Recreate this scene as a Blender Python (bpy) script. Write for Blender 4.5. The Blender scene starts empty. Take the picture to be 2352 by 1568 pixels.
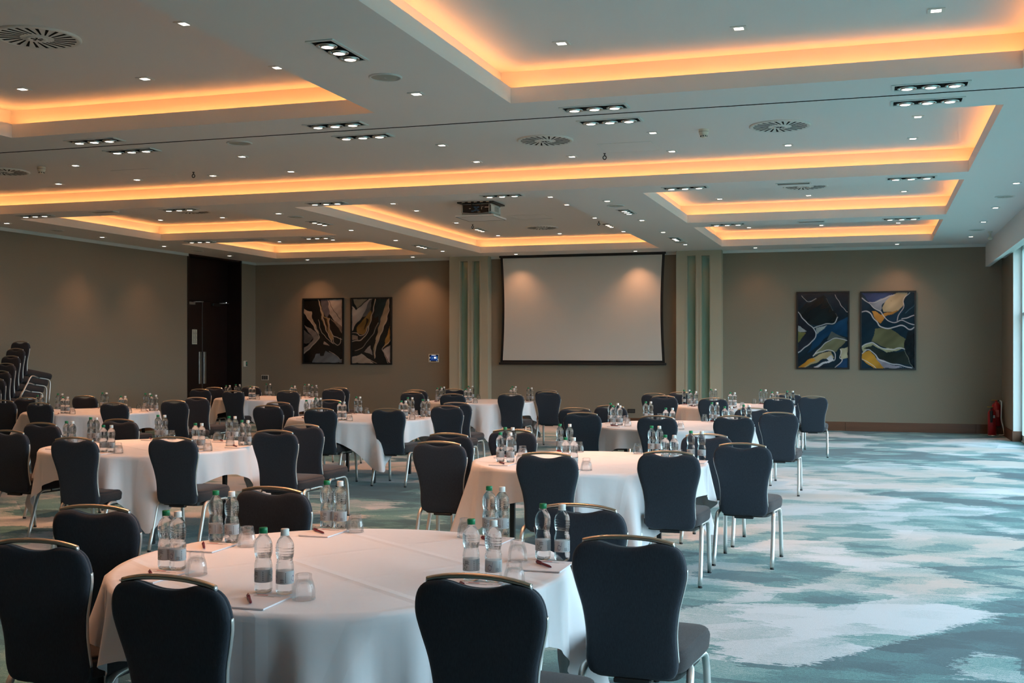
import bpy, math, random
import numpy as np
from mathutils import Vector, Matrix

PI = math.pi
random.seed(7)
C = bpy.context.scene.collection
scn = bpy.context.scene

# ------------------------------------------------------------------ camera, view, world
vs = scn.view_settings
vs.view_transform = 'Standard'; vs.look = 'None'; vs.gamma = 1.0
vs.use_curve_mapping = False
vs.exposure = 0.05

cam_data = bpy.data.cameras.new('camera')
cam = bpy.data.objects.new('camera', cam_data); C.objects.link(cam)
cam.location = (0, 0, 1.6)
cam.rotation_euler = (PI / 2, 0, 0.3078428)
cam_data.sensor_width = 36.0
cam_data.lens = 2619.04 / 2352 * 36.0
cam_data.shift_y = 19.5 / 2352
cam_data.clip_end = 300
scn.camera = cam

SKY = 7.6          # daylight strength
COVE = 1.5        # W per metre of LED cove
DOWN = 82.0        # W of a small downlight
TRIP = 200.0        # W of a triple spotlight
WASH = 34.0        # W of a wall washer
WARM = (1.0, 0.45, 0.22)
AMBER = (1.0, 0.34, 0.085)

world = bpy.data.worlds.new('world'); scn.world = world
world.use_nodes = True
wn = world.node_tree.nodes; wl = world.node_tree.links
wn.clear()
wo = wn.new('ShaderNodeOutputWorld'); wb = wn.new('ShaderNodeBackground')
tc = wn.new('ShaderNodeTexCoord'); sx = wn.new('ShaderNodeSeparateXYZ'); rp = wn.new('ShaderNodeValToRGB')
rp.color_ramp.elements[0].position = 0.0; rp.color_ramp.elements[0].color = (0.72, 0.87, 1.0, 1)
rp.color_ramp.elements[1].position = 0.8; rp.color_ramp.elements[1].color = (0.52, 0.75, 1.0, 1)
wl.new(tc.outputs['Generated'], sx.inputs[0]); wl.new(sx.outputs['Z'], rp.inputs[0])
wl.new(rp.outputs[0], wb.inputs[0]); wb.inputs[1].default_value = SKY
wl.new(wb.outputs[0], wo.inputs[0])

cy = scn.cycles
cy.max_bounces = 6; cy.diffuse_bounces = 4; cy.glossy_bounces = 3
cy.transmission_bounces = 6; cy.transparent_max_bounces = 8
cy.caustics_reflective = False; cy.caustics_refractive = False
cy.sample_clamp_indirect = 4.0
cy.use_denoising = True
cy.use_adaptive_sampling = True; cy.adaptive_threshold = 0.15; cy.adaptive_min_samples = 16

# room dimensions (metres): x runs along the screen wall, y towards it
ZS, ZU = 3.625, 3.915
XL, XR, YF, YB = -13.74, 2.31, 23.5, -4.0
COLX = [(-12.63, -9.02), (-7.85, -4.07), (-2.85, 1.016)]

# ------------------------------------------------------------------ materials
MATS = {}
def mat(name, col=(.8, .8, .8), rough=.6, metal=0.0, spec=.5, emit=None, estr=0.0, bump=None, sheen=0, coat=0, var=None):
    if name in MATS: return MATS[name]
    m = bpy.data.materials.new(name); m.use_nodes = True
    nt = m.node_tree; b = nt.nodes['Principled BSDF']
    b.inputs['Base Color'].default_value = (*col, 1)
    b.inputs['Roughness'].default_value = rough
    b.inputs['Metallic'].default_value = metal
    b.inputs['Specular IOR Level'].default_value = spec
    if sheen: b.inputs['Sheen Weight'].default_value = sheen
    if coat: b.inputs['Coat Weight'].default_value = coat; b.inputs['Coat Roughness'].default_value = .08
    if emit:
        b.inputs['Emission Color'].default_value = (*emit, 1); b.inputs['Emission Strength'].default_value = estr
    if var:     # (scale xyz, amount): gentle procedural colour variation in object space
        t = nt.nodes.new('ShaderNodeTexCoord'); mp = nt.nodes.new('ShaderNodeMapping')
        mp.inputs['Scale'].default_value = var[0]
        n = nt.nodes.new('ShaderNodeTexNoise'); n.inputs['Scale'].default_value = 1; n.inputs['Detail'].default_value = 4
        mx = nt.nodes.new('ShaderNodeMix'); mx.data_type = 'RGBA'
        a = var[1]
        mx.inputs[6].default_value = tuple(c * (1 - a) for c in col) + (1,)
        mx.inputs[7].default_value = tuple(min(1, c * (1 + a)) for c in col) + (1,)
        nt.links.new(t.outputs['Object'], mp.inputs[0]); nt.links.new(mp.outputs[0], n.inputs[0])
        nt.links.new(n.outputs[0], mx.inputs[0]); nt.links.new(mx.outputs[2], b.inputs['Base Color'])
    if bump:    # (scale xyz, strength, distance)
        t = nt.nodes.new('ShaderNodeTexCoord'); mp = nt.nodes.new('ShaderNodeMapping')
        mp.inputs['Scale'].default_value = bump[0]
        n = nt.nodes.new('ShaderNodeTexNoise'); n.inputs['Scale'].default_value = 1; n.inputs['Detail'].default_value = 3
        bp = nt.nodes.new('ShaderNodeBump'); bp.inputs['Strength'].default_value = bump[1]; bp.inputs['Distance'].default_value = bump[2]
        nt.links.new(t.outputs['Object'], mp.inputs[0]); nt.links.new(mp.outputs[0], n.inputs[0])
        nt.links.new(n.outputs[0], bp.inputs['Height']); nt.links.new(bp.outputs[0], b.inputs['Normal'])
    MATS[name] = m
    return m

WHITE = mat('ceiling_paint', (.80, .80, .79), .85, spec=.2)
TRIMW = mat('white_trim', (.72, .74, .72), .5)
WALL = mat('wall_fabric', (.275, .235, .18), .9, spec=.15, bump=((420, 420, 90), .25, .002), var=((150, 150, 30), .10))
PILLAR = mat('pillar_paint', (.46, .415, .31), .6)
WOOD = mat('dark_wood', (.011, .0035, .0025), .35, var=((22, 22, 1.4), .55))
BASEW = mat('walnut', (.135, .055, .026), .4, var=((1.2, 1.2, 14), .35))
STEEL = mat('satin_metal', (.62, .64, .62), .32, 1.0)
CHROME = mat('leg_metal', (.74, .74, .71), .42, .8)
CHAMP = mat('champagne_metal', (.62, .55, .45), .30, 1.0)
CAPS = mat('silver_cap', (.85, .85, .85), .2, .6)
FABRIC = mat('navy_fabric', (.031, .038, .051), .85, spec=.2, sheen=.15, bump=((520, 520, 70), .5, .0015), var=((330, 330, 40), .45))
SEATF = mat('seat_fabric', (.046, .041, .043), .9, spec=.15, sheen=.12, bump=((520, 70, 520), .5, .0015), var=((330, 40, 330), .4))
BLACK = mat('black_plastic', (.010, .011, .012), .5)
BLACKM = mat('black_metal', (.012, .013, .014), .4)
DARK = mat('dark_void', (.004, .004, .004), .8, spec=.1)
CREAM = mat('cream_plastic', (.72, .68, .58), .5)
GRILLE = mat('speaker_mesh', (.40, .42, .38), .7, .2)
LENS = mat('lamp_lens', (.9, .9, .9), .5, emit=(1, .86, .72), estr=9.0); LENS.cycles.emission_sampling = 'NONE'
GREEN = mat('green_cap', (.0, .21, .075), .4)
WCAP = mat('white_cap', (.82, .80, .76), .45)
PAPER = mat('paper', (.80, .76, .78), .8, spec=.2)
INK = mat('grey_ink', (.18, .18, .19), .7)
INKR = mat('red_ink', (.45, .10, .08), .7)
INKP = mat('violet_ink', (.16, .13, .26), .6)
INKG = mat('grey_green_ink', (.16, .22, .20), .6)
LABELM = mat('bottle_label', (.90, .91, .92), .35)
_nt = LABELM.node_tree; _tl = _nt.nodes.new('ShaderNodeBsdfTranslucent'); _tl.inputs[0].default_value = (.85, .87, .88, 1)
_mx = _nt.nodes.new('ShaderNodeMixShader'); _mx.inputs[0].default_value = .55          # thin film: light comes through the label
_nt.links.new(_nt.nodes['Principled BSDF'].outputs[0], _mx.inputs[1]); _nt.links.new(_tl.outputs[0], _mx.inputs[2])
_nt.links.new(_mx.outputs[0], _nt.nodes['Material Output'].inputs[0])
PENM = mat('maroon_pen', (.16, .012, .03), .3)
RED = mat('extinguisher_red', (.36, .008, .012), .3)
YEL = mat('yellow_plastic', (.55, .30, .02), .4)
FRAMEB = mat('black_frame', (.008, .009, .010), .35)
SCRW = mat('projection_fabric', (.62, .60, .56), .8, spec=.2)
TEALG = mat('teal_back_glass', (.27, .43, .35), .08, spec=.6)
NOTICE = mat('notice_paper', (.62, .60, .48), .6)
SOCK = mat('socket_plate', (.70, .66, .56), .4)
SOCKD = mat('socket_dark', (.05, .05, .05), .4)
CLOTH = None

def cloth_material():
    m = bpy.data.materials.new('white_linen'); m.use_nodes = True
    nt = m.node_tree; b = nt.nodes['Principled BSDF']
    b.inputs['Base Color'].default_value = (.80, .78, .80, 1); b.inputs['Roughness'].default_value = .75
    b.inputs['Specular IOR Level'].default_value = .25; b.inputs['Sheen Weight'].default_value = .15
    t = nt.nodes.new('ShaderNodeTexCoord')
    mp = nt.nodes.new('ShaderNodeMapping'); mp.inputs['Rotation'].default_value = (0, 0, .62); mp.inputs['Location'].default_value = (.21, .13, 0)
    s = nt.nodes.new('ShaderNodeSeparateXYZ')
    nt.links.new(t.outputs['Object'], mp.inputs[0]); nt.links.new(mp.outputs[0], s.inputs[0])
    hs = []
    for ax in ('X', 'Y'):                                  # ironed creases every half metre
        pp = nt.nodes.new('ShaderNodeMath'); pp.operation = 'PINGPONG'; pp.inputs[1].default_value = .26
        nt.links.new(s.outputs[ax], pp.inputs[0])
        mr = nt.nodes.new('ShaderNodeMapRange'); mr.inputs[1].default_value = 0; mr.inputs[2].default_value = .03
        mr.inputs[3].default_value = 1; mr.inputs[4].default_value = 0
        nt.links.new(pp.outputs[0], mr.inputs[0]); hs.append(mr)
    ad = nt.nodes.new('ShaderNodeMath'); ad.operation = 'ADD'
    nt.links.new(hs[0].outputs[0], ad.inputs[0]); nt.links.new(hs[1].outputs[0], ad.inputs[1])
    n = nt.nodes.new('ShaderNodeTexNoise'); n.inputs['Scale'].default_value = 5; n.inputs['Detail'].default_value = 3
    nt.links.new(t.outputs['Object'], n.inputs[0])
    a2 = nt.nodes.new('ShaderNodeMath'); a2.operation = 'MULTIPLY_ADD'; a2.inputs[1].default_value = 2.0
    nt.links.new(n.outputs[0], a2.inputs[0]); nt.links.new(ad.outputs[0], a2.inputs[2])
    bp = nt.nodes.new('ShaderNodeBump'); bp.inputs['Strength'].default_value = .45; bp.inputs['Distance'].default_value = .006
    nt.links.new(a2.outputs[0], bp.inputs['Height']); nt.links.new(bp.outputs[0], b.inputs['Normal'])
    return m
CLOTH = cloth_material()

def carpet_material():
    m = bpy.data.materials.new('abstract_carpet'); m.use_nodes = True
    nt = m.node_tree; N = nt.nodes; L = nt.links; b = N['Principled BSDF']
    b.inputs['Roughness'].default_value = .95; b.inputs['Specular IOR Level'].default_value = .1
    b.inputs['Sheen Weight'].default_value = .2
    t = N.new('ShaderNodeTexCoord')
    def mapping(sc, loc=(0, 0, 0), rz=0):
        mp = N.new('ShaderNodeMapping'); mp.inputs['Scale'].default_value = sc; mp.inputs['Location'].default_value = loc
        mp.inputs['Rotation'].default_value = (0, 0, rz); L.new(t.outputs['Object'], mp.inputs[0]); return mp
    def noise(mp, scale, detail=4, rough=.5, dist=0):
        n = N.new('ShaderNodeTexNoise'); n.inputs['Scale'].default_value = scale; n.inputs['Detail'].default_value = detail
        n.inputs['Roughness'].default_value = rough; n.inputs['Distortion'].default_value = dist
        L.new(mp.outputs[0], n.inputs[0]); return n
    def math_(op, a, bb, c=None):
        x = N.new('ShaderNodeMath'); x.operation = op
        for i, v in enumerate((a, bb, c)):
            if v is None: continue
            if isinstance(v, (int, float)): x.inputs[i].default_value = v
            else: L.new(v, x.inputs[i])
        return x.outputs[0]
    # ragged coordinates: fibres frayed along x
    base = mapping((1, 1, 1))
    fr1 = noise(mapping((1.6, 5, 1)), 2.5, 6, .7)
    fr2 = noise(mapping((14, 40, 1)), 2.0, 2, .6)
    wob = N.new('ShaderNodeVectorMath'); wob.operation = 'MULTIPLY_ADD'
    cmb = N.new('ShaderNodeCombineXYZ')
    L.new(math_('MULTIPLY_ADD', fr2.outputs[0], .45, fr1.outputs[0]), cmb.inputs[0]); L.new(fr1.outputs[0], cmb.inputs[1])
    L.new(cmb.outputs[0], wob.inputs[0]); wob.inputs[1].default_value = (.55, .40, 0); L.new(base.outputs[0], wob.inputs[2])
    def vor(scale, loc, rz):
        mp = N.new('ShaderNodeMapping'); mp.inputs['Scale'].default_value = scale; mp.inputs['Location'].default_value = loc
        mp.inputs['Rotation'].default_value = (0, 0, rz); L.new(wob.outputs[0], mp.inputs[0])
        v = N.new('ShaderNodeTexVoronoi'); v.inputs['Scale'].default_value = 1; L.new(mp.outputs[0], v.inputs[0])
        s = N.new('ShaderNodeSeparateColor'); L.new(v.outputs['Color'], s.inputs[0]); return s
    v1 = vor((.62, .80, 1), (3.1, 1.7, 0), .45)
    v2 = vor((1.5, 1.9, 1), (7.4, 2.2, 0), -.55)
    v3 = vor((3.4, 4.4, 1), (1.4, 8.2, 0), .2)
    mp4 = mapping((.50, .62, 1), (2.3, 6.1, 0), .9); v4 = N.new('ShaderNodeTexVoronoi'); v4.inputs['Scale'].default_value = 1; v4.distance = 'MANHATTAN'
    L.new(mp4.outputs[0], v4.inputs[0]); s4 = N.new('ShaderNodeSeparateColor'); L.new(v4.outputs['Color'], s4.inputs[0])
    big = noise(mapping((.35, .6, 1), (4, 9, 0)), 1.0, 3, .5, .8)
    f = math_('MULTIPLY', v1.outputs[0], .36)
    f = math_('MULTIPLY_ADD', s4.outputs[0], .20, f)
    f = math_('MULTIPLY_ADD', v2.outputs[1], .30, f)
    f = math_('MULTIPLY_ADD', v3.outputs[2], .17, f)
    f = math_('MULTIPLY_ADD', big.outputs[0], .46, f)
    fine = noise(mapping((26, 60, 1)), 1.6, 3, .7)
    f = math_('MULTIPLY_ADD', fine.outputs[0], .26, f)
    fib = noise(mapping((1, 1, 1)), 170, 2, .6)
    f = math_('MULTIPLY_ADD', fib.outputs[0], .34, f)
    f = math_('MULTIPLY_ADD', f, 1.38, -.92)
    r = N.new('ShaderNodeValToRGB'); e = r.color_ramp
    stops = [(.16, (.014, .050, .062)), (.34, (.033, .100, .115)), (.46, (.064, .195, .188)), (.56, (.145, .285, .270)),
             (.63, (.32, .38, .385)), (.80, (.50, .52, .54))]
    e.elements[0].position, e.elements[0].color = stops[0][0], (*stops[0][1], 1)
    e.elements[1].position, e.elements[1].color = stops[-1][0], (*stops[-1][1], 1)
    for p, c in stops[1:-1]:
        q = e.elements.new(p); q.color = (*c, 1)
    L.new(f, r.inputs[0])
    # here and there the light yarn turns beige
    bn = noise(mapping((.25, .45, 1), (1.3, 5.2, 0)), 1.0, 2, .5, .5)
    bm = N.new('ShaderNodeMapRange'); bm.inputs[1].default_value = .49; bm.inputs[2].default_value = .62
    L.new(bn.outputs[0], bm.inputs[0])
    lm = N.new('ShaderNodeMapRange'); lm.inputs[1].default_value = .45; lm.inputs[2].default_value = .7
    L.new(f, lm.inputs[0])
    mx = N.new('ShaderNodeMix'); mx.data_type = 'RGBA'; mx.inputs[7].default_value = (.44, .36, .30, 1)
    L.new(math_('MULTIPLY', math_('MULTIPLY', bm.outputs[0], lm.outputs[0]), .8), mx.inputs[0]); L.new(r.outputs[0], mx.inputs[6])
    L.new(mx.outputs[2], b.inputs['Base Color'])
    bp = N.new('ShaderNodeBump'); bp.inputs['Strength'].default_value = .4; bp.inputs['Distance'].default_value = .004
    L.new(fib.outputs[0], bp.inputs['Height']); L.new(bp.outputs[0], b.inputs['Normal'])
    return m
CARPET = carpet_material()

def glass_material(name, ior, mixt, tint=(1, 1, 1), rough=0.0):
    m = bpy.data.materials.new(name); m.use_nodes = True
    nt = m.node_tree; nt.nodes.clear()
    o = nt.nodes.new('ShaderNodeOutputMaterial'); g = nt.nodes.new('ShaderNodeBsdfGlass'); tr = nt.nodes.new('ShaderNodeBsdfTransparent')
    g.inputs['IOR'].default_value = ior; g.inputs['Roughness'].default_value = rough; g.inputs['Color'].default_value = (*tint, 1)
    tr.inputs[0].default_value = (*tint, 1)
    mx = nt.nodes.new('ShaderNodeMixShader'); mx.inputs[0].default_value = mixt
    nt.links.new(g.outputs[0], mx.inputs[1]); nt.links.new(tr.outputs[0], mx.inputs[2]); nt.links.new(mx.outputs[0], o.inputs[0])
    return m
WATER = glass_material('bottled_water', 1.33, .34, (.99, 1, 1))
TUMBLER = glass_material('tumbler_glass', 1.42, .70, (1, 1, 1))
def pane_material():
    m = bpy.data.materials.new('window_glass'); m.use_nodes = True
    nt = m.node_tree; nt.nodes.clear()
    o = nt.nodes.new('ShaderNodeOutputMaterial'); g = nt.nodes.new('ShaderNodeBsdfGlossy'); tr = nt.nodes.new('ShaderNodeBsdfTransparent')
    g.inputs['Roughness'].default_value = .02; tr.inputs[0].default_value = (.90, .97, .96, 1)
    lw = nt.nodes.new('ShaderNodeLayerWeight'); pw = nt.nodes.new('ShaderNodeMath'); pw.operation = 'POWER'; pw.inputs[1].default_value = 5
    fr = nt.nodes.new('ShaderNodeMath'); fr.operation = 'MULTIPLY_ADD'; fr.inputs[1].default_value = .7; fr.inputs[2].default_value = .04
    nt.links.new(lw.outputs['Facing'], pw.inputs[0]); nt.links.new(pw.outputs[0], fr.inputs[0])
    mx = nt.nodes.new('ShaderNodeMixShader')
    nt.links.new(fr.outputs[0], mx.inputs[0]); nt.links.new(tr.outputs[0], mx.inputs[1]); nt.links.new(g.outputs[0], mx.inputs[2]); nt.links.new(mx.outputs[0], o.inputs[0])
    return m
PANE = pane_material()

# ------------------------------------------------------------------ mesh helpers
class MB:
    def __init__(s): s.v = []; s.f = []; s.smooth = []
    def add(s, vs, fs, smooth=False):
        n = len(s.v); s.v += [tuple(p) for p in vs]; s.f += [tuple(i + n for i in f) for f in fs]; s.smooth += [smooth] * len(fs); return s
    def box(s, x0, x1, y0, y1, z0, z1):
        return s.add([(x, y, z) for z in (z0, z1) for y in (y0, y1) for x in (x0, x1)],
                     [(0, 2, 3, 1), (4, 5, 7, 6), (0, 1, 5, 4), (2, 6, 7, 3), (0, 4, 6, 2), (1, 3, 7, 5)])
    def bbox(s, x0, x1, y0, y1, z0, z1, b=.004):
        """box with chamfered edges: three crossing slabs hulled into one octagonal solid"""
        vs = []; idx = {}
        cx, cyy, cz = (x0 + x1) / 2, (y0 + y1) / 2, (z0 + z1) / 2
        hx, hy, hz = (x1 - x0) / 2, (y1 - y0) / 2, (z1 - z0) / 2
        for sx_ in (-1, 1):
            for sy in (-1, 1):
                for sz in (-1, 1):
                    for a in range(3):
                        q = [hx - b, hy - b, hz - b]; q[a] += b
                        idx[(sx_, sy, sz, a)] = len(vs); vs.append((cx + sx_ * q[0], cyy + sy * q[1], cz + sz * q[2]))
        fs = []
        def quad(keys): fs.append(tuple(idx[k] for k in keys))
        for a in range(3):
            o1, o2 = [(1, 2), (2, 0), (0, 1)][a]
            for sg in (-1, 1):
                ks = []
                for (p, q) in ((-1, -1), (1, -1), (1, 1), (-1, 1)):
                    k = [0, 0, 0]; k[a] = sg; k[o1] = p; k[o2] = q; ks.append((*k, a))
                quad(ks if sg > 0 else ks[::-1])
            # edges parallel to axis a
            for p in (-1, 1):
                for q in (-1, 1):
                    k0 = [0, 0, 0]; k0[o1] = p; k0[o2] = q
                    A = list(k0); A[a] = -1; B = list(k0); B[a] = 1
                    ks = [(*A, o1), (*B, o1), (*B, o2), (*A, o2)]
                    quad(ks if p * q < 0 else ks[::-1])
        for sx_ in (-1, 1):
            for sy in (-1, 1):
                for sz in (-1, 1):
                    ks = [(sx_, sy, sz, a) for a in range(3)]
                    quad(ks if sx_ * sy * sz > 0 else ks[::-1])
        return s.add(vs, fs)
    def lathe(s, prof, n=24, c=(0, 0, 0), smooth=True, cap0=False, cap1=False, rfun=None):
        vs = []
        for r, z in prof:
            for i in range(n):
                a = 2 * PI * i / n; rr = r if rfun is None else rfun(r, z, a)
                vs.append((c[0] + rr * math.cos(a), c[1] + rr * math.sin(a), c[2] + z))
        fs = []
        for j in range(len(prof) - 1):
            for i in range(n):
                k = (i + 1) % n; fs.append((j * n + i, j * n + k, (j + 1) * n + k, (j + 1) * n + i))
        s.add(vs, fs, smooth); base = len(s.v) - len(vs)
        if cap0: s.f.append(tuple(base + i for i in reversed(range(n)))); s.smooth.append(False)
        if cap1: s.f.append(tuple(base + (len(prof) - 1) * n + i for i in range(n))); s.smooth.append(False)
        return s
    def sweep(s, path, sec, up=(1, 0, 0), caps=True, smooth=True):
        """sec: list of (a,b) offsets along (side, normal)"""
        P = [Vector(p) for p in path]; up = Vector(up); n = len(sec); vs = []
        for i, p in enumerate(P):
            t = (P[min(i + 1, len(P) - 1)] - P[max(i - 1, 0)]).normalized()
            sd = (up - t * up.dot(t)).normalized(); nn = t.cross(sd)
            vs += [p + sd * a + nn * b for a, b in sec]
        fs = []
        for j in range(len(P) - 1):
            for i in range(n):
                k = (i + 1) % n; fs.append((j * n + i, j * n + k, (j + 1) * n + k, (j + 1) * n + i))
        s.add(vs, fs, smooth); base = len(s.v) - len(vs)
        if caps:
            s.f.append(tuple(base + i for i in reversed(range(n)))); s.f.append(tuple(base + (len(P) - 1) * n + i for i in range(n))); s.smooth += [False, False]
        return s
    def tube(s, path, r, n=8, up=(1, 0, 0)):
        return s.sweep(path, [(r * math.cos(2 * PI * i / n), r * math.sin(2 * PI * i / n)) for i in range(n)], up)
    def layers(s, loops, smooth=True, cap=True):
        n = len(loops[0]); vs = [p for l in loops for p in l]; fs = []
        for j in range(len(loops) - 1):
            for i in range(n):
                k = (i + 1) % n; fs.append((j * n + i, j * n + k, (j + 1) * n + k, (j + 1) * n + i))
        s.add(vs, fs, smooth); base = len(s.v) - len(vs)
        if cap:
            s.f.append(tuple(base + i for i in reversed(range(n)))); s.f.append(tuple(base + (len(loops) - 1) * n + i for i in range(n))); s.smooth += [smooth, smooth]
        return s
    def mesh(s, name, m):
        me = bpy.data.meshes.new(name); me.from_pydata(s.v, [], s.f); me.update()
        me.polygons.foreach_set('use_smooth', s.smooth); me.materials.append(m)
        return me
    def build(s, name, m, parent=None, loc=None):
        o = bpy.data.objects.new(name, s.mesh(name, m)); C.objects.link(o)
        if parent is not None: o.parent = parent
        if loc is not None: o.location = loc
        return o

def box(name, x0, x1, y0, y1, z0, z1, m, parent=None, b=0):
    return (MB().bbox(x0, x1, y0, y1, z0, z1, b) if b else MB().box(x0, x1, y0, y1, z0, z1)).build(name, m, parent)
def struct(o): o['kind'] = 'structure'; return o
def tag(o, label, cat, group=None):
    o['label'] = label; o['category'] = cat
    if group: o['group'] = group
    return o
def thing(name, label, cat, loc=(0, 0, 0), rz=0, group=None):
    o = bpy.data.objects.new(name, None); o.empty_display_size = .1; C.objects.link(o)
    o.location = loc; o.rotation_euler = (0, 0, rz); return tag(o, label, cat, group)
def sthing(name, loc=(0, 0, 0)):
    o = bpy.data.objects.new(name, None); C.objects.link(o); o.location = loc; o['kind'] = 'structure'; return o
CHILD = {}
def kids(o):
    return [c for c in bpy.data.objects if c.parent == o]
def freeze(root):            # remember a prototype's tree once, so copies stay cheap
    CHILD[root.name] = [(c, [(g, []) for g in kids(c)]) for c in kids(root)]
def copy_tree(root, loc, rz=None, label=None, group=None):
    r = root.copy(); C.objects.link(r); r.location = loc
    if rz is not None: r.rotation_euler = (0, 0, rz)
    if label: r['label'] = label
    if group: r['group'] = group
    for c, gs in CHILD[root.name]:
        d = c.copy(); C.objects.link(d); d.parent = r
        for g, _ in gs:
            h = g.copy(); C.objects.link(h); h.parent = d
    return r
def catmull(pts, n, closed=False):
    P = [np.array(p, float) for p in pts]; out = []
    m = len(P) if closed else len(P) - 1
    for i in range(m):
        g = lambda k: P[k % len(P)] if closed else P[min(max(k, 0), len(P) - 1)]
        p0, p1, p2, p3 = g(i - 1), g(i), g(i + 1), g(i + 2)
        for j in range(n):
            u = j / n
            out.append(tuple(.5 * ((2 * p1) + (-p0 + p2) * u + (2 * p0 - 5 * p1 + 4 * p2 - p3) * u * u + (-p0 + 3 * p1 - 3 * p2 + p3) * u ** 3)))
    if not closed: out.append(tuple(P[-1]))
    return out
def spot(name, parent, loc, power, size, blend, color, rot=(0, 0, 0), rad=.03):
    l = bpy.data.lights.new(name, 'SPOT'); l.energy = power; l.spot_size = size; l.spot_blend = blend; l.color = color; l.shadow_soft_size = rad
    o = bpy.data.objects.new(name, l); C.objects.link(o); o.parent = parent; o.location = loc; o.rotation_euler = rot
    return o

# ------------------------------------------------------------------ the room
OX, OY = 3, 5             # where the carpet pattern is laid from
fl = struct(box('floor', XL - .4 + OX, XR + .35 + OX, YB + OY, YF + OY, -.1, 0, CARPET)); fl.location = (-OX, -OY, 0)

def soffit():
    mb = MB(); holes = [(x0, x1, .93, 8.93) for x0, x1 in COLX] + [(-12.63, 1.016, 10.20, 13.92)]
    for i, (x0, x1) in enumerate(COLX):
        holes += [(x0, x1, 14.5, 22.5)] if i == 1 else [(x0, x1, 14.53, 18.2), (x0, x1, 18.87, 22.5)]
    xs = sorted({XL - .4, XR + .4, *[h[0] for h in holes], *[h[1] for h in holes]})
    ys = sorted({YB, YF + .2, *[h[2] for h in holes], *[h[3] for h in holes]})
    for i in range(len(xs) - 1):
        for j in range(len(ys) - 1):
            cx, cyy = (xs[i] + xs[i + 1]) / 2, (ys[j] + ys[j + 1]) / 2
            if any(h[0] < cx < h[1] and h[2] < cyy < h[3] for h in holes): continue
            mb.add([(xs[i], ys[j], ZS), (xs[i], ys[j + 1], ZS), (xs[i + 1], ys[j + 1], ZS), (xs[i + 1], ys[j], ZS)], [(0, 1, 2, 3)])
    return struct(mb.build('ceiling', WHITE)), holes
ceil, HOLES = soffit()
FH, TR = .13, .125           # fascia height and trough width
for (x0, x1, y0, y1) in HOLES:
    mb = MB()
    def ring(d, z): return [(x0 - d, y0 - d, z), (x1 + d, y0 - d, z), (x1 + d, y1 + d, z), (x0 - d, y1 + d, z)]
    rs = [ring(0, ZS), ring(0, ZS + FH), ring(.018, ZS + FH), ring(.018, ZS + .10), ring(TR, ZS + .10), ring(TR, ZU)]
    vs = [p for r in rs for p in r]; fs = []
    for j in range(len(rs) - 1):
        for i in range(4):
            k = (i + 1) % 4; fs.append((j * 4 + i, (j + 1) * 4 + i, (j + 1) * 4 + k, j * 4 + k))
    fs.append(tuple(20 + i for i in range(4)))
    mb.add(vs, fs); mb.build('coffer', WHITE, ceil)
    for (ax, ay, lx, ly) in ((x0 - .07, (y0 + y1) / 2, .03, y1 - y0), (x1 + .07, (y0 + y1) / 2, .03, y1 - y0),
                             ((x0 + x1) / 2, y0 - .07, x1 - x0, .03), ((x0 + x1) / 2, y1 + .07, x1 - x0, .03)):
        MB().box(ax - lx / 2, ax + lx / 2, ay - ly / 2, ay + ly / 2, ZS + .1005, ZS + .107).build('led_channel', TRIMW, ceil)
        l = bpy.data.lights.new('cove_light', 'AREA'); l.shape = 'RECTANGLE'; l.size = lx; l.size_y = ly
        l.energy = COVE * max(lx, ly); l.color = AMBER
        o = bpy.data.objects.new('cove_light', l); C.objects.link(o); o.parent = ceil
        o.location = (ax, ay, ZS + .110); o.rotation_euler = (PI, 0, 0)

# walls
struct(box('wall_screen', XL - .4, XR + .3, YF, YF + .2, 0, ZS + .1, WALL))
wl_ = struct(box('wall_left', XL - .2, XL, YB, 20.76, 0, ZS, WALL))
box('wall_return', XL - .2, XL, 22.85, YF, 0, ZS, WALL, wl_)
struct(box('wall_rear', XL - .4, XR + .4, YB - .2, YB, 0, ZS + .4, WALL))
wr = struct(box('wall_right', XR, XR + .5, 21.7, YF, 0, ZS, WALL))
box('window_reveal', XR + .002, XR + .5, 21.66, 21.7, .18, 3.42, TRIMW, wr)
box('reveal_plinth', XR - .012, XR + .5, 21.655, 21.7, 0, .18, BASEW, wr)
# dark ceiling track, cornices along the walls, pelmet at the windows
struct(box('trim_1', XL, 2.02, 9.562, 9.576, ZS - .004, ZS + .001, DARK))
struct(box('trim_2', XL, 2.02, YF - .028, YF, ZS - .055, ZS, TRIMW))
struct(box('trim_3', XL, XL + .028, YB, 20.74, ZS - .055, ZS, TRIMW))
struct(box('trim_4', XL, XL + .028, 22.87, YF - .028, ZS - .055, ZS, TRIMW))
pel = struct(box('trim_5', 2.02, 2.06, YB, YF, 3.19, ZS, WHITE))
box('pelmet_lip', 2.06, 2.10, YB, YF, 3.19, 3.21, TRIMW, pel)
box('blind_cassette', 2.20, 2.30, YB, 22.9, 3.30, 3.42, TRIMW, pel)
bb = struct(sthing('baseboard_screen'))
for a, b_ in ((XL, -8.83), (-7.94, -3.87), (-2.95, XR)):
    x = a
    while x < b_ - .01:
        x2 = min(x + 2.4, b_); box('skirting_board', x, x2 - .002, YF - .018, YF, 0, .18, BASEW, bb, .003); x = x2
bl = struct(sthing('baseboard_left'))
y = YB
while y < 20.7:
    y2 = min(y + 2.4, 20.74); box('skirting_board', XL, XL + .018, y, y2 - .002, 0, .18, BASEW, bl, .003); y = y2
box('skirting_board', XL, XL + .018, 22.87, YF - .02, 0, .18, BASEW, bl, .003)
br = struct(sthing('baseboard_right'))
box('skirting_board', XR - .018, XR, 21.7, YF - .02, 0, .18, BASEW, br, .003)

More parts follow.
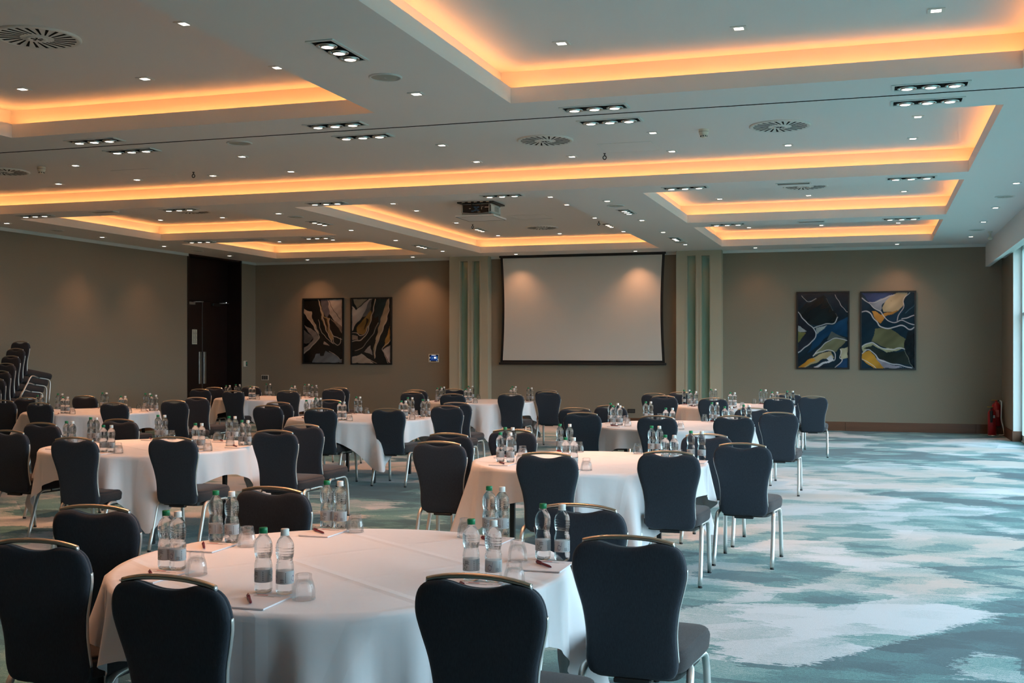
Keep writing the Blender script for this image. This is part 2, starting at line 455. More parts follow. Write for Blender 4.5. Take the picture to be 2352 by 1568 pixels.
# window wall: bays with frames, transoms and panes
GROUND = mat('outside_ground', (.11, .19, .15), .9, var=((.3, .3, .3), .3))
HEDGE = mat('hedge_green', (.03, .07, .025), .9, bump=((9, 9, 9), 1, .2), var=((5, 5, 5), .5))
WY0 = 2.0; nb = 7; bw = (21.66 - WY0) / nb
box('wall_solid', XR, XR + .35, YB, WY0, 0, ZS, WALL, wr)
FR = mat('window_frame', (.62, .70, .68), .4)
for k in range(nb):
    y1 = 21.66 - k * bw; y0 = y1 - bw
    wdw = sthing('window_%d' % (k + 1), (2.5, (y0 + y1) / 2, 0))
    h = bw / 2; mb = MB()
    mb.box(-.05, .05, -h, -h + .06, .02, 3.42).box(-.05, .05, h - .06, h, .02, 3.42).box(-.05, .05, -h, h, 3.34, 3.42).box(-.05, .05, -h, h, .02, .12)
    mb.build('window_frame', FR, wdw)
    MB().box(-.045, .045, -.03, .03, .12, 3.34).build('mullion', FR, wdw)
    MB().box(-.04, .04, -h + .06, h - .06, 2.20, 2.25).build('transom', FR, wdw)
    for a, b_ in ((-h + .06, -.03), (.03, h - .06)):
        for c, d in ((.12, 2.20), (2.25, 3.34)):
            MB().box(-.004, .004, a, b_, c, d).build('pane', PANE, wdw)
    MB().tube([(-.05, -.10, 1.0), (-.09, -.10, 1.0), (-.09, -.22, 1.0)], .009, 8, (0, 0, 1)).build('window_handle', STEEL, wdw)
# sampling guide for the daylight (a Cycles portal gives off no light of its own)
pl = bpy.data.lights.new('sky_portal', 'AREA'); pl.shape = 'RECTANGLE'; pl.size = 3.4; pl.size_y = 21.66 - WY0; pl.cycles.is_portal = True
po = bpy.data.objects.new('sky_portal', pl); C.objects.link(po); po.location = (2.64, (21.66 + WY0) / 2, 1.72); po.rotation_euler = (0, PI / 2, 0)
struct(box('trim_6', 2.31, 2.66, WY0, 21.66, 3.42, ZS, TRIMW))
struct(box('trim_7', 2.44, 2.66, WY0, 21.66, -.1, .02, TRIMW))
struct(box('ground', 2.66, 90, -60, 90, -.3, -.12, GROUND))

# ------------------------------------------------------------------ pillars on the screen wall
def pillar(name, x0, x1, slots):
    root = sthing(name)
    yf, z1 = 23.26, ZS
    mb = MB(); zt, zb = 3.52, .30
    edges = [x0] + [e for s in slots for e in s] + [x1]
    for i in range(0, len(edges), 2): mb.box(edges[i], edges[i + 1], yf, YF, 0, z1)
    for a, b_ in slots: mb.box(a, b_, yf, YF, zt, z1).box(a, b_, yf, YF, 0, zb).box(a, b_, 23.40, YF, zb, zt)
    mb.build('pillar_body', PILLAR, root)
    for a, b_ in slots:
        t = MB()
        t.box(a - .035, a - .012, yf - .008, yf, zb - .03, zt + .03).box(b_ + .012, b_ + .035, yf - .008, yf, zb - .03, zt + .03)
        t.box(a - .035, b_ + .035, yf - .008, yf, zt + .012, zt + .035).box(a - .035, b_ + .035, yf - .008, yf, zb - .035, zb - .012)
        t.build('slot_trim', PILLAR, root)
        MB().box(a, b_, 23.385, 23.40, zb, zt).build('glass_inlay', TEALG, root)
    box('skirting_board', x0, x1, yf - .016, yf, 0, .18, BASEW, root, .003)
pillar('wall_pillar_1', -8.83, -7.94, [(-8.58, -8.41), (-8.295, -8.135)])
pillar('wall_pillar_2', -3.87, -2.95, [(-3.645, -3.475), (-3.355, -3.19)])

# ------------------------------------------------------------------ dark wooden double doors in their recess
dr = sthing('door_1', (XL, 0, 0))
D0, D1, DX = 20.76, 22.85, -.35
mb = MB()
mb.box(DX, .0, D0 - .02, D0 + .03, 0, ZS).box(DX, .012, D1 - .03, D1 + .02, 0, ZS).box(DX, 0, D0, D1, ZS - .03, ZS)
mb.box(-.005, .012, D0 - .03, D0 + .03, 0, ZS)
mb.build('door_lining', WOOD, dr)
box('over_panel', DX - .03, DX + .03, D0 + .03, D1 - .03, 2.68, ZS - .03, WOOD, dr)
DARKBOX = box('door_frame', DX - .1, DX - .031, D0, D1, 0, ZS, WOOD, dr)
ym = (D0 + D1) / 2
for a, b_, hy in ((D0 + .035, ym - .003, ym - .13), (ym + .003, D1 - .035, ym + .05)):
    lf = box('door_leaf', DX - .03, DX + .02, a, b_, .01, 2.665, WOOD, dr, .004)
    MB().bbox(DX + .02, DX + .028, hy, hy + .09, .86, 1.56, .002).build('pull_plate', STEEL, lf)
    cl = box('door_closer', DX + .02, DX + .075, (a + b_) / 2 - .16, (a + b_) / 2 + .16, 2.58, 2.64, STEEL if hy < ym else BLACKM, lf, .006)
    MB().tube([(DX + .05, (a + b_) / 2 + .13, 2.645), (DX + .17, (a + b_) / 2 + .32, 2.65), (DX + .04, (a + b_) / 2 + .48, 2.66)], .010, 6, (0, 0, 1)).build('closer_arm', STEEL, lf)
ns = thing('notice_sign', 'small pale notice with lines of print on the dark wooden door', 'notice', (XL + DX + .0205, 21.50, 1.885))
MB().box(0, .004, -.095, .095, -.16, .16).build('notice_board', NOTICE, ns)
mb = MB()
for i in range(9):
    for yy in (-.075, .008): mb.box(.004, .0048, yy, yy + .05 + .012 * (i % 3), .125 - .031 * i, .137 - .031 * i)
mb.build('print', INK, ns)['kind'] = 'stuff'
MB().lathe([(0.006, 0), (.006, .003)], 8, cap1=True).build('screw', STEEL, ns, (.002, 0, .175))

# ------------------------------------------------------------------ projection screen
ps = thing('projection_screen', 'large pale projection screen with black border hanging between the two pillars', 'projection screen', (-5.905, 23.36, 0))
W2, zt, zb = 1.785, 3.60, 1.33
mb = MB(); n = 14; fr_ = []
for i in range(n + 1):
    z = zb + (zt - zb) * i / n; w_ = W2 - .055 * math.sin(PI * i / n) ** 1.0 * .7
    fr_.append((w_, z))
vs = [(-w_, 0, z) for w_, z in fr_] + [(w_, 0, z) for w_, z in fr_] + [(-w_, .004, z) for w_, z in fr_] + [(w_, .004, z) for w_, z in fr_]
m1 = n + 1
fs = [(i, m1 + i, m1 + i + 1, i + 1) for i in range(n)] + [(2 * m1 + i + 1, 3 * m1 + i + 1, 3 * m1 + i, 2 * m1 + i) for i in range(n)]
mb.add(vs, fs); mb.build('black_border', FRAMEB, ps)
mb = MB(); vs = []
for sgn in (-1, 1): vs += [(sgn * (w_ - .055), -.0025, zb + .05 + (zt - .03 - zb - .05) * i / n) for i, (w_, z) in enumerate(fr_)]
mb.add(vs, [(i, m1 + i, m1 + i + 1, i + 1) for i in range(n)]); mb.build('picture_surface', SCRW, ps)
MB().bbox(-W2 - .03, W2 + .03, -.016, .022, 1.285, 1.335, .006).build('bottom_bar', BLACK, ps)
MB().bbox(-W2 - .02, W2 + .02, -.03, .03, 3.585, ZS, .004).build('top_case', BLACK, ps)

# ------------------------------------------------------------------ framed artworks (flat prints, painted as colours on the sheet)
def pin(px, py, poly):
    inside = np.zeros(px.shape, bool); n = len(poly); j = n - 1
    for i in range(n):
        xi, yi = poly[i]; xj, yj = poly[j]
        cnd = ((yi > py) != (yj > py)) & (px < (xj - xi) * (py - yi) / (yj - yi + 1e-9) + xi)
        inside ^= cnd; j = i
    return inside
def segd(px, py, pts):
    d = np.full(px.shape, 1e9)
    for (ax, ay), (bx, by) in zip(pts[:-1], pts[1:]):
        ex, ey = bx - ax, by - ay; u = np.clip(((px - ax) * ex + (py - ay) * ey) / (ex * ex + ey * ey + 1e-9), 0, 1)
        d = np.minimum(d, np.hypot(px - ax - u * ex, py - ay - u * ey))
    return d
ARTM = bpy.data.materials.new('art_print'); ARTM.use_nodes = True
_b = ARTM.node_tree.nodes['Principled BSDF']; _a = ARTM.node_tree.nodes.new('ShaderNodeVertexColor'); _a.layer_name = 'print'
ARTM.node_tree.links.new(_a.outputs[0], _b.inputs['Base Color']); _b.inputs['Roughness'].default_value = .12; _b.inputs['Specular IOR Level'].default_value = .5
def artwork(label, x0, x1, z0, z1, rect, base, polys, veins, seed, vcol=(.62, .62, .66)):
    a = thing('framed_artwork', label, 'artwork', ((x0 + x1) / 2, YF - .02, (z0 + z1) / 2), 0, 'framed abstract prints on the screen wall')
    w, h = (x1 - x0) / 2, (z1 - z0) / 2; t = .03
    MB().box(-w, -w + t, -.025, .02, -h, h).box(w - t, w, -.025, .02, -h, h).box(-w + t, w - t, -.025, .02, h - t, h).box(-w + t, w - t, -.025, .02, -h, -h + t).build('frame', FRAMEB, a)
    nx, nz = 110, 165
    gx, gz = np.meshgrid(np.linspace(0, 1, nx), np.linspace(0, 1, nz))
    rng = np.random.RandomState(seed)
    ph = rng.rand(12) * 6.28
    qx = rect[0] + gx * (rect[1] - rect[0]); qz = rect[2] + gz * (rect[3] - rect[2])
    sc = (rect[1] - rect[0])
    wx = qx + sc * .006 * (np.sin(qz / sc * 21 + ph[0]) + np.sin(qx / sc * 17 + qz / sc * 31 + ph[1]))
    wz = qz + sc * .006 * (np.sin(qx / sc * 19 + ph[2]) + np.sin(qz / sc * 13 - qx / sc * 27 + ph[3]))
    col = np.ones((nz, nx, 3)) * np.array(base)
    def soft():
        return .72 + .34 * (np.sin(wx / sc * 9 + wz / sc * 5 + rng.rand() * 6.28) * .5 + .5) * (np.sin(wz / sc * 11 - wx / sc * 4 + rng.rand() * 6.28) * .5 + .5) + .05 * np.sin((wx * .8 + wz) / sc * 34 + rng.rand() * 6)
    col *= soft()[..., None]
    for poly, c in polys:
        msk = pin(wx, wz, poly); s = soft()
        col[msk] = (np.array(c)[None] * s[msk][:, None])
    for pts, wd, *cc in veins:
        d = segd(wx, wz, catmull(pts, 5)); v = np.clip(1.25 - d / (wd * .62), 0, 1)[..., None]
        col = col * (1 - v) + np.array(cc[0] if cc else vcol) * v
    iw, ih = w - t, h - t
    vs = np.stack([-iw + gx * 2 * iw, np.full_like(gx, -.008), ih - gz * 2 * ih], -1).reshape(-1, 3)
    idx = np.arange(nx * nz).reshape(nz, nx)
    fs = np.stack([idx[:-1, :-1], idx[1:, :-1], idx[1:, 1:], idx[:-1, 1:]], -1).reshape(-1, 4)
    me = bpy.data.meshes.new('print_sheet'); me.from_pydata(vs.tolist(), [], fs.tolist()); me.update()
    at = me.color_attributes.new('print', 'FLOAT_COLOR', 'POINT')
    rgba = np.ones((nx * nz, 4), np.float32); rgba[:, :3] = np.clip(col.reshape(-1, 3), 0, 1); at.data.foreach_set('color', rgba.ravel())
    me.materials.append(ARTM)
    o = bpy.data.objects.new('print_sheet', me); C.objects.link(o); o.parent = a
    box('backing', -w + .01, w - .01, .0, .018, -h + .01, h - .01, BLACK, a)
artwork('brown and cream abstract print, the one of the brown pair nearer the doors', -12.5, -11.47, 1.28, 2.78, (415, 988, 330, 1310), (.014, .012, .010),
  [([(760, 330), (988, 330), (988, 830), (860, 640), (800, 560), (780, 480)], (.48, .41, .36)),
   ([(660, 330), (770, 330), (800, 540), (760, 620), (700, 540)], (.15, .14, .16)),
   ([(820, 620), (988, 760), (988, 870), (900, 800)], (.25, .19, .15)), ([(800, 600), (960, 820), (988, 900), (850, 900), (790, 740)], (.02, .013, .009)),
   ([(415, 470), (530, 520), (540, 620), (600, 740), (650, 860), (600, 830), (500, 640), (415, 520)], (.44, .35, .27)),
   ([(415, 720), (520, 780), (600, 840), (640, 920), (580, 1010), (415, 1160), (415, 1080), (540, 980), (560, 940)], (.30, .25, .22)),
   ([(415, 800), (560, 920), (500, 1000), (415, 1010)], (.14, .12, .11)),
   ([(640, 330), (680, 460), (720, 600), (800, 620), (790, 760), (850, 900), (840, 980), (740, 800), (680, 620)], (.36, .25, .12)),
   ([(700, 600), (760, 640), (780, 860), (740, 760)], (.05, .03, .015)),
   ([(540, 1310), (590, 1180), (740, 1130), (860, 1170), (950, 1260), (988, 1250), (988, 1310)], (.17, .20, .23)),
   ([(640, 1060), (760, 1060), (720, 1200), (660, 1200)], (.014, .012, .010)), ([(720, 975), (800, 1050), (700, 1020)], (.42, .36, .32))],
  [([(630, 330), (680, 520), (720, 680), (780, 880), (850, 1000)], 10), ([(800, 620), (790, 740), (850, 890), (900, 915), (988, 950)], 9),
   ([(850, 920), (870, 1000), (920, 1045), (960, 1000), (965, 930)], 8), ([(415, 530), (520, 680), (600, 810), (640, 920), (560, 1030), (415, 1165)], 10),
   ([(640, 640), (660, 780), (740, 920), (860, 1010)], 5), ([(780, 330), (850, 480), (960, 640)], 7, (.02, .015, .012)), ([(800, 1130), (900, 1200), (950, 1260), (988, 1255)], 6)],
  3, (.50, .42, .36))
artwork('brown and cream abstract print, the one of the brown pair nearer the screen', -11.29, -10.28, 1.27, 2.78, (1160, 1750, 325, 1320), (.016, .015, .013),
  [([(1160, 420), (1225, 500), (1420, 325), (1470, 325), (1440, 420), (1320, 600), (1230, 700), (1160, 830)], (.48, .41, .37)),
   ([(1170, 325), (1400, 325), (1240, 480)], (.32, .28, .21)), ([(1430, 350), (1470, 330), (1440, 520), (1390, 590), (1320, 600)], (.14, .13, .13)),
   ([(1300, 680), (1380, 590), (1450, 500), (1480, 600), (1400, 780), (1330, 880), (1240, 860), (1230, 780)], (.24, .14, .04)),
   ([(1385, 620), (1420, 640), (1380, 760), (1350, 800)], (.03, .015, .008)),
   ([(1520, 330), (1700, 330), (1680, 500), (1560, 740), (1500, 860)], (.022, .034, .036)),
   ([(1700, 330), (1725, 330), (1710, 520), (1680, 700), (1600, 880), (1540, 1000), (1500, 1240), (1490, 1100), (1560, 800), (1600, 640)], (.38, .29, .19)),
   ([(1740, 740), (1750, 960), (1640, 1090), (1670, 960)], (.36, .21, .06)), ([(1640, 1110), (1750, 1030), (1750, 1320), (1720, 1290), (1640, 1130)], (.46, .40, .37)),
   ([(1160, 1220), (1220, 1215), (1310, 1170), (1400, 1240), (1500, 1320), (1160, 1320)], (.45, .38, .32)), ([(1440, 1040), (1480, 1200), (1350, 1140)], (.32, .28, .26)),
   ([(1160, 880), (1250, 900), (1260, 960), (1160, 960)], (.30, .24, .19)), ([(1470, 640), (1560, 590), (1570, 680), (1480, 820), (1300, 980), (1400, 860)], (.02, .014, .010))],
  [([(1520, 325), (1480, 520), (1440, 680), (1390, 860), (1290, 960), (1160, 980)], 10), ([(1160, 850), (1230, 850), (1280, 890), (1350, 870), (1410, 750)], 8),
   ([(1725, 325), (1710, 560), (1600, 880), (1530, 1060), (1505, 1240)], 9), ([(1210, 1125), (1300, 1090), (1440, 930), (1500, 830), (1560, 690)], 5),
   ([(1750, 960), (1640, 1070), (1640, 1140), (1715, 1310)], 7), ([(1390, 1240), (1540, 1320)], 6), ([(1240, 480), (1400, 325)], 8, (.015, .012, .01))],
  4, (.50, .42, .36))
artwork('navy abstract print with one pale fold and white veins, beside the pillar', -1.49, -.47, 1.22, 2.76, (340, 1065, 225, 1290), (.012, .028, .045),
  [([(480, 350), (720, 250), (920, 570), (870, 650), (640, 690), (500, 660), (340, 490)], (.012, .020, .024)),
   ([(600, 730), (870, 670), (1065, 560), (1065, 860), (830, 790), (600, 1000), (480, 1100), (590, 850)], (.010, .055, .13)),
   ([(340, 490), (560, 720), (600, 800), (560, 900), (340, 1070)], (.022, .026, .040)),
   ([(340, 680), (380, 690), (460, 780), (340, 770)], (.45, .46, .48)), ([(340, 770), (455, 790), (380, 900), (340, 930)], (.22, .22, .08)),
   ([(600, 720), (770, 690), (680, 760), (610, 810)], (.34, .37, .36)),
   ([(560, 1120), (720, 960), (880, 870), (1050, 900), (900, 1060), (760, 1050)], (.22, .22, .13)),
   ([(830, 770), (880, 800), (1050, 885), (880, 865), (760, 900)], (.11, .14, .14)),
   ([(340, 1290), (470, 1190), (700, 1080), (830, 1060), (860, 1150), (700, 1170), (450, 1290)], (.50, .40, .22)), ([(340, 1290), (470, 1190), (560, 1150), (600, 1180), (430, 1290)], (.55, .25, .03)),
   ([(750, 1160), (830, 1110), (860, 1190), (720, 1240), (620, 1290), (560, 1290), (640, 1240), (780, 1190)], (.58, .58, .62)),
   ([(950, 1030), (1065, 990), (1065, 1150), (970, 1180)], (.48, .46, .32)), ([(900, 1290), (980, 1180), (1065, 1140), (1065, 1290)], (.02, .07, .17))],
  [([(340, 490), (430, 610), (560, 720), (600, 800), (560, 910), (340, 1075)], 11), ([(560, 720), (700, 680), (870, 650), (915, 575)], 10), ([(400, 260), (475, 350), (610, 300)], 6),
   ([(880, 250), (940, 370), (1040, 490), (1065, 492)], 6), ([(560, 1120), (720, 960), (880, 870), (1050, 905)], 9), ([(600, 1085), (760, 1045), (870, 1055), (880, 1160), (860, 1190)], 10),
   ([(880, 1290), (975, 1190), (950, 1150), (970, 1080), (960, 1040)], 9), ([(915, 575), (820, 420), (740, 300)], 3, (.2, .22, .24))], 5)
artwork('navy abstract print with orange and beige folds, the one nearer the window', -.27, .77, 1.21, 2.75, (1275, 2035, 215, 1300), (.012, .035, .06),
  [([(1275, 215), (1760, 215), (1550, 330), (1390, 360)], (.045, .075, .19)), ([(1390, 360), (1620, 280), (1770, 220), (1640, 330), (1560, 400), (1550, 470), (1440, 430)], (.30, .33, .39)),
   ([(1770, 215), (1930, 215), (1870, 400), (1800, 470), (1600, 500), (1560, 440), (1640, 320)], (.50, .40, .25)), ([(1700, 340), (1770, 250), (1740, 290), (1690, 350)], (.03, .02, .01)),
   ([(1420, 480), (1470, 470), (1570, 530), (1720, 480), (1820, 470), (1620, 560), (1540, 660), (1490, 620)], (.55, .26, .06)),
   ([(1620, 560), (1900, 470), (1780, 610), (1710, 640)], (.015, .05, .10)),
   ([(1480, 720), (1700, 730), (1900, 880), (1890, 1030), (1640, 1010), (1420, 910)], (.15, .155, .085)), ([(1890, 900), (1950, 770), (2035, 740), (2035, 1300), (1990, 1250), (1890, 1050)], (.012, .018, .024)),
   ([(1275, 990), (1410, 930), (1580, 1010), (1880, 1020), (1640, 1075), (1430, 960), (1290, 1080)], (.44, .44, .28)), ([(1300, 1020), (1420, 975), (1600, 1070), (1890, 1060), (1980, 1250), (1720, 1220), (1560, 1180), (1420, 1050)], (.022, .03, .028)),
   ([(1275, 1080), (1400, 1050), (1480, 1140), (1600, 1300), (1450, 1300), (1275, 1170)], (.56, .28, .04)), ([(1480, 1140), (1700, 1240), (1880, 1290), (1600, 1300)], (.32, .31, .38))],
  [([(1275, 280), (1380, 370), (1450, 430), (1560, 490), (1620, 590), (1710, 640), (1850, 620), (2035, 680)], 10), ([(1275, 490), (1340, 475), (1400, 510), (1480, 620), (1560, 710), (1690, 725), (1830, 685), (1960, 740), (2035, 710)], 14),
   ([(1960, 215), (1890, 300), (1870, 430), (1780, 610)], 8), ([(2035, 540), (1850, 600)], 11), ([(1380, 360), (1560, 320), (1750, 240)], 7), ([(2035, 390), (1910, 510)], 5, (.1, .2, .28)),
   ([(1275, 990), (1410, 930), (1480, 960), (1590, 1015), (1720, 1030), (1800, 1005), (1890, 1030)], 12), ([(1275, 1080), (1400, 1040), (1560, 1190), (1720, 1230), (1990, 1290)], 12),
   ([(1275, 1160), (1400, 1230), (1480, 1300)], 7), ([(1890, 1050), (2010, 1290)], 5, (.25, .26, .2))], 6)

# ------------------------------------------------------------------ small things on the walls
tp = thing('touch_panel', 'small lit blue touch panel in cream frame on the brown wall', 'touch panel', (-9.28, YF, 1.42))
MB().box(-.12, -.105, -.02, 0, -.09, .09).box(.105, .12, -.02, 0, -.09, .09).box(-.105, .105, -.02, 0, .076, .09).box(-.105, .105, -.02, 0, -.09, -.076).build('bezel', SOCK, tp)
SCR = mat('blue_display', (.0, .01, .04), .3, emit=(.01, .06, .30), estr=.55)
SCRB = mat('display_black', (.004, .004, .006), .3)
ICON = mat('display_icon', (.8, .8, .8), .4, emit=(.9, .95, 1), estr=.9)
ICON2 = mat('display_icon_blue', (.1, .3, .4), .4, emit=(.1, .35, .6), estr=.6)
MB().box(-.105, .105, -.012, 0, -.076, .076).build('display_edge', SCRB, tp)
MB().box(-.085, .088, -.0135, -.012, -.055, .055).build('display', SCR, tp)
MB().bbox(.005, .05, -.0145, -.0135, -.01, .03, .0003).build('icon', ICON, tp)
mb = MB().box(-.055, .045, -.0145, -.012, .06, .068)
mb.build('title_bar', ICON, tp)
for xx, zz, s in ((-.10, .0, .016), (.09, -.035, .014), (-.092, -.066, .012), (.06, -.066, .012), (.09, -.066, .010)): MB().box(xx, xx + s, -.0145, -.012, zz, zz + s).build('icon', ICON, tp)
MB().box(-.045, -.025, -.0145, -.0135, -.012, .018).build('icon', ICON2, tp)
MB().box(.065, .08, -.0145, -.0135, -.02, .03).build('icon', ICON2, tp)
def socket(label, x, z, w, h, plate, dark, n=2):
    s = thing('wall_socket', label, 'socket', (x, YF, z))
    MB().bbox(-w / 2, w / 2, -.012, 0, -h / 2, h / 2, .003).build('face_plate', plate, s)
    for i in range(n):
        a = -w / 2 + .014 + i * (w - .028) / n
        MB().box(a + .003, a + (w - .028) / n - .003, -.0145, -.012, -h / 2 + .016, h / 2 - .016).build('socket_insert', dark, s)
socket('cream socket plate on the brown wall near the doors', -13.49, .96, .19, .12, SOCK, SOCKD, 3)
socket('black double socket low on the wall under the screen', -4.85, .325, .16, .085, BLACK, SOCKD)
socket('black double socket low on the brown wall beside the pillar', -9.55, .33, .30, .10, BLACK, SOCKD, 3)
th = thing('thermostat', 'dark room thermostat on the pale wall strip beside the doors', 'thermostat', (XL, 23.02, 1.285))
MB().bbox(0, .03, -.07, .07, -.065, .065, .005).build('casing', CREAM, th)
MB().box(.03, .033, .0, .065, -.055, .055).build('display', SOCKD, th)
MB().box(.033, .0335, .02, .05, -.01, .03).build('indicator', mat('green_led', (.0, .1, .05), .4, emit=(.0, .3, .15), estr=.4), th)

# fire extinguishers by the window corner
def extinguisher(label, x, y, z, r, h, horn):
    e = thing('fire_extinguisher', label, 'extinguisher', (x, y, 0), 0, 'fire extinguishers in the corner')
    MB().lathe([(r * .9, z), (r, z + .015), (r, z + h * .74), (r * .93, z + h * .80), (r * .62, z + h * .87), (r * .30, z + h * .90), (r * .28, z + h * .93)], 20, cap0=True, cap1=True).build('cylinder', RED, e)
    MB().bbox(-.02, .02, -.018, .018, z + h * .925, z + h * .965, .004).build('valve', BLACKM if horn else RED, e)
    MB().bbox(-.085, .015, -.010, .010, z + h * .965, z + h * .99, .004).build('handle', YEL, e)
    if horn:
        MB().lathe([(.018, 0), (.022, .05), (.030, .20), (.032, .22)], 12, (0, 0, 0), cap0=True, cap1=True).build('horn', BLACK, e, (-.02, -r - .035, z + h * .45))
        MB().tube(catmull([(0, -.02, z + h * .95), (-.02, -r - .02, z + h * .93), (-.02, -r - .035, z + h * .80)], 5), .011, 8).build('hose', BLACK, e)
        MB().lathe([(r * 1.02, 0), (r * 1.02, .018)], 20, cap0=True, cap1=True).build('foot_ring', CAPS, e)
        MB().box(-.03, .045, -r - .002, -r + .02, z + h * .60, z + h * .70).build('label_plate', LABELM, e)
    else:
        MB().tube(catmull([(.02, 0, z + h * .95), (r + .02, -.01, z + h * .9), (r + .02, -.01, z + h * .3)], 6), .010, 8).build('hose', BLACK, e)
        MB().box(-.02, .045, -r - .002, -r + .02, z + h * .35, z + h * .62).build('label_plate', INKR, e)
extinguisher('red fire extinguisher with black horn standing on the floor', 2.085, 22.95, .012, .075, .54, True)
extinguisher('taller red fire extinguisher on the silver tube stand', 2.175, 23.14, .17, .08, .50, False)
es = thing('extinguisher_stand', 'silver bent tube stand behind the fire extinguishers', 'stand', (2.255, 23.05, 0))
MB().tube(catmull([(-.05, -.09, .015), (.03, -.08, .02), (.045, -.06, .06), (.02, -.03, .20), (.0, 0, .30), (.0, 0, .42), (.004, 0, .58), (.0, 0, .64), (-.03, 0, .66)], 5), .014, 10, (0, 1, 0)).build('tube', CHROME, es)
MB().bbox(-.20, .0, .0, .16, .155, .168, .003).build('shelf_plate', BLACKM, es)

# ------------------------------------------------------------------ ceiling fixtures
def make_downlight(name='downlight'):
    r = thing(name, 'x', 'downlight')
    a, b_ = .0575, .034
    mb = MB()
    mb.add([(-a, -a, 0), (a, -a, 0), (a, a, 0), (-a, a, 0), (-a, -a, -.007), (a, -a, -.007), (a, a, -.007), (-a, a, -.007),
            (-b_, -b_, -.007), (b_, -b_, -.007), (b_, b_, -.007), (-b_, b_, -.007), (-b_, -b_, -.001), (b_, -b_, -.001), (b_, b_, -.001), (-b_, b_, -.001)],
           [(0, 4, 5, 1), (1, 5, 6, 2), (2, 6, 7, 3), (3, 7, 4, 0), (4, 8, 9, 5), (5, 9, 10, 6), (6, 10, 11, 7), (7, 11, 8, 4),
            (8, 12, 13, 9), (9, 13, 14, 10), (10, 14, 15, 11), (11, 15, 12, 8)])
    mb.build('frame', TRIMW, r)
    MB().bbox(-b_ + .003, b_ - .003, -b_ + .003, b_ - .003, -.006, -.001, .002).build('lens', LENS, r)
    freeze(r); return r
DL = make_downlight(); DLused = False
def downlight(x, y, z, label, group, power=DOWN, rot=(0, 0, 0), size=1.25):
    global DLused
    if not DLused: DLused = True; r = DL; r.location = (x, y, z); r['label'] = label; r['group'] = group
    else: r = copy_tree(DL, (x, y, z), None, label, group)
    spot('lamp_light', r, (0, 0, -.02), power, size, 1.0 if size < 1.5 else .9, WARM, rot, .035)
    return r
ORD = ['first', 'second', 'third', 'fourth', 'fifth', 'sixth', 'seventh', 'eighth', 'ninth', 'tenth', 'eleventh']
def dl_set(pts, z, where, group, power=DOWN):
    rows = sorted({round(y * 2.2) for x, y in pts}, reverse=True)          # rows counted from the screen wall
    for x, y in pts:
        row = round(y * 2.2); same = sorted([p[0] for p in pts if round(p[1] * 2.2) == row], reverse=True)
        lab = 'square downlight ' + where
        if len(rows) > 1: lab += ', %s row from screen' % ORD[rows.index(row)]
        if len(same) > 1: lab += ', %s from windows' % ORD[same.index(x)]
        downlight(x, y, z, lab, group, power * (.4 if x > -1 else 1))          # the lamps by the windows are dimmed
dl_set([(-7.2, 8.32), (-5.93, 8.32), (-4.66, 8.32), (-4.66, 7.0), (-7.2, 7.0), (-7.2, 5.65), (-4.66, 5.65), (-7.2, 4.3), (-4.66, 4.3)], ZU,
       'in inner recess before the track', 'downlights in the inner front recess')  # rows towards the rear carry the grid on out of view, added for lighting
dl_set([(-2.25, 8.31), (-.93, 8.31), (.4, 8.28), (-2.25, 6.98), (.4, 6.98), (-2.25, 5.65), (.4, 5.65), (-2.25, 4.3), (.4, 4.3)], ZU,
       'in window-side recess before track', 'downlights in the window-side front recess')  # only the row nearest the screen is in view, the rest added for light
dl_set([(-3.45, 8.36), (-3.45, 5.6)], ZS, 'on the strip between the recesses before the track', 'downlights on the front strip')
dl_set([(-4.66, 12.04), (-2.25, 12.03), (.41, 12.0), (-9.55, 11.97), (-7.21, 12.02)] +
       [(x, 13.22) for x in (-4.66, -3.45, -2.25, -.93, .4, -12.1, -10.83, -9.55, -8.37, -7.21)], ZU,
       'in long recess', 'downlights in the long recess')
dl_set([(-8.42, y) for y in (15.06, 17.52, 19.4, 21.8)], ZS, 'on strip door side of projector', 'downlights on the door-side strip')
dl_set([(-3.46, y) for y in (15.15, 17.57, 19.45, 21.85)], ZS, 'on strip window side of projector', 'downlights on the middle strip')
dl_set([(1.64, y) for y in (15.03, 17.54, 19.42, 21.87)], ZS, 'on the margin along the windows', 'downlights along the windows', DOWN * .6)
dl_set([(-12.11, 17.44), (-10.85, 17.44)], ZU, 'in door-side recess next to the long recess', 'downlights in door-side recess one')
dl_set([(-12.11, 21.7), (-10.85, 21.7)], ZU, 'in recess in front of the dark doors', 'downlights in door-side recess two')
dl_set([(-7.25, y) for y in (16.6, 17.57, 19.46, 21.87)] + [(-4.67, y) for y in (16.6, 17.57, 19.46, 21.87)] + [(-5.96, 21.87)], ZU,
       'in projector recess', 'downlights in the projector recess')
dl_set([(-2.26, 17.6), (-.94, 17.6), (.41, 17.58)], ZU, 'in window-side recess next to the long recess', 'downlights in window-side recess one')
dl_set([(-2.26, 21.88), (-.94, 21.88), (.41, 21.9)], ZU, 'in recess before the navy artworks', 'downlights in window-side recess two')
for x, y, p in ((-12.12, 22.98, 1.0), (-9.57, 22.98, 1.7), (-7.22, 22.98, .9), (-4.66, 22.98, 1.3), (-2.25, 22.98, .35), (.41, 22.98, 1.0)):
    downlight(x, y, ZS, 'square wall-washer downlight close to the screen wall, %s from the windows' % ORD[[.41, -2.25, -4.66, -7.22, -9.57, -12.12].index(x)], 'wall washers along the screen wall', WASH * p, (.10, 0, 0), 1.75)
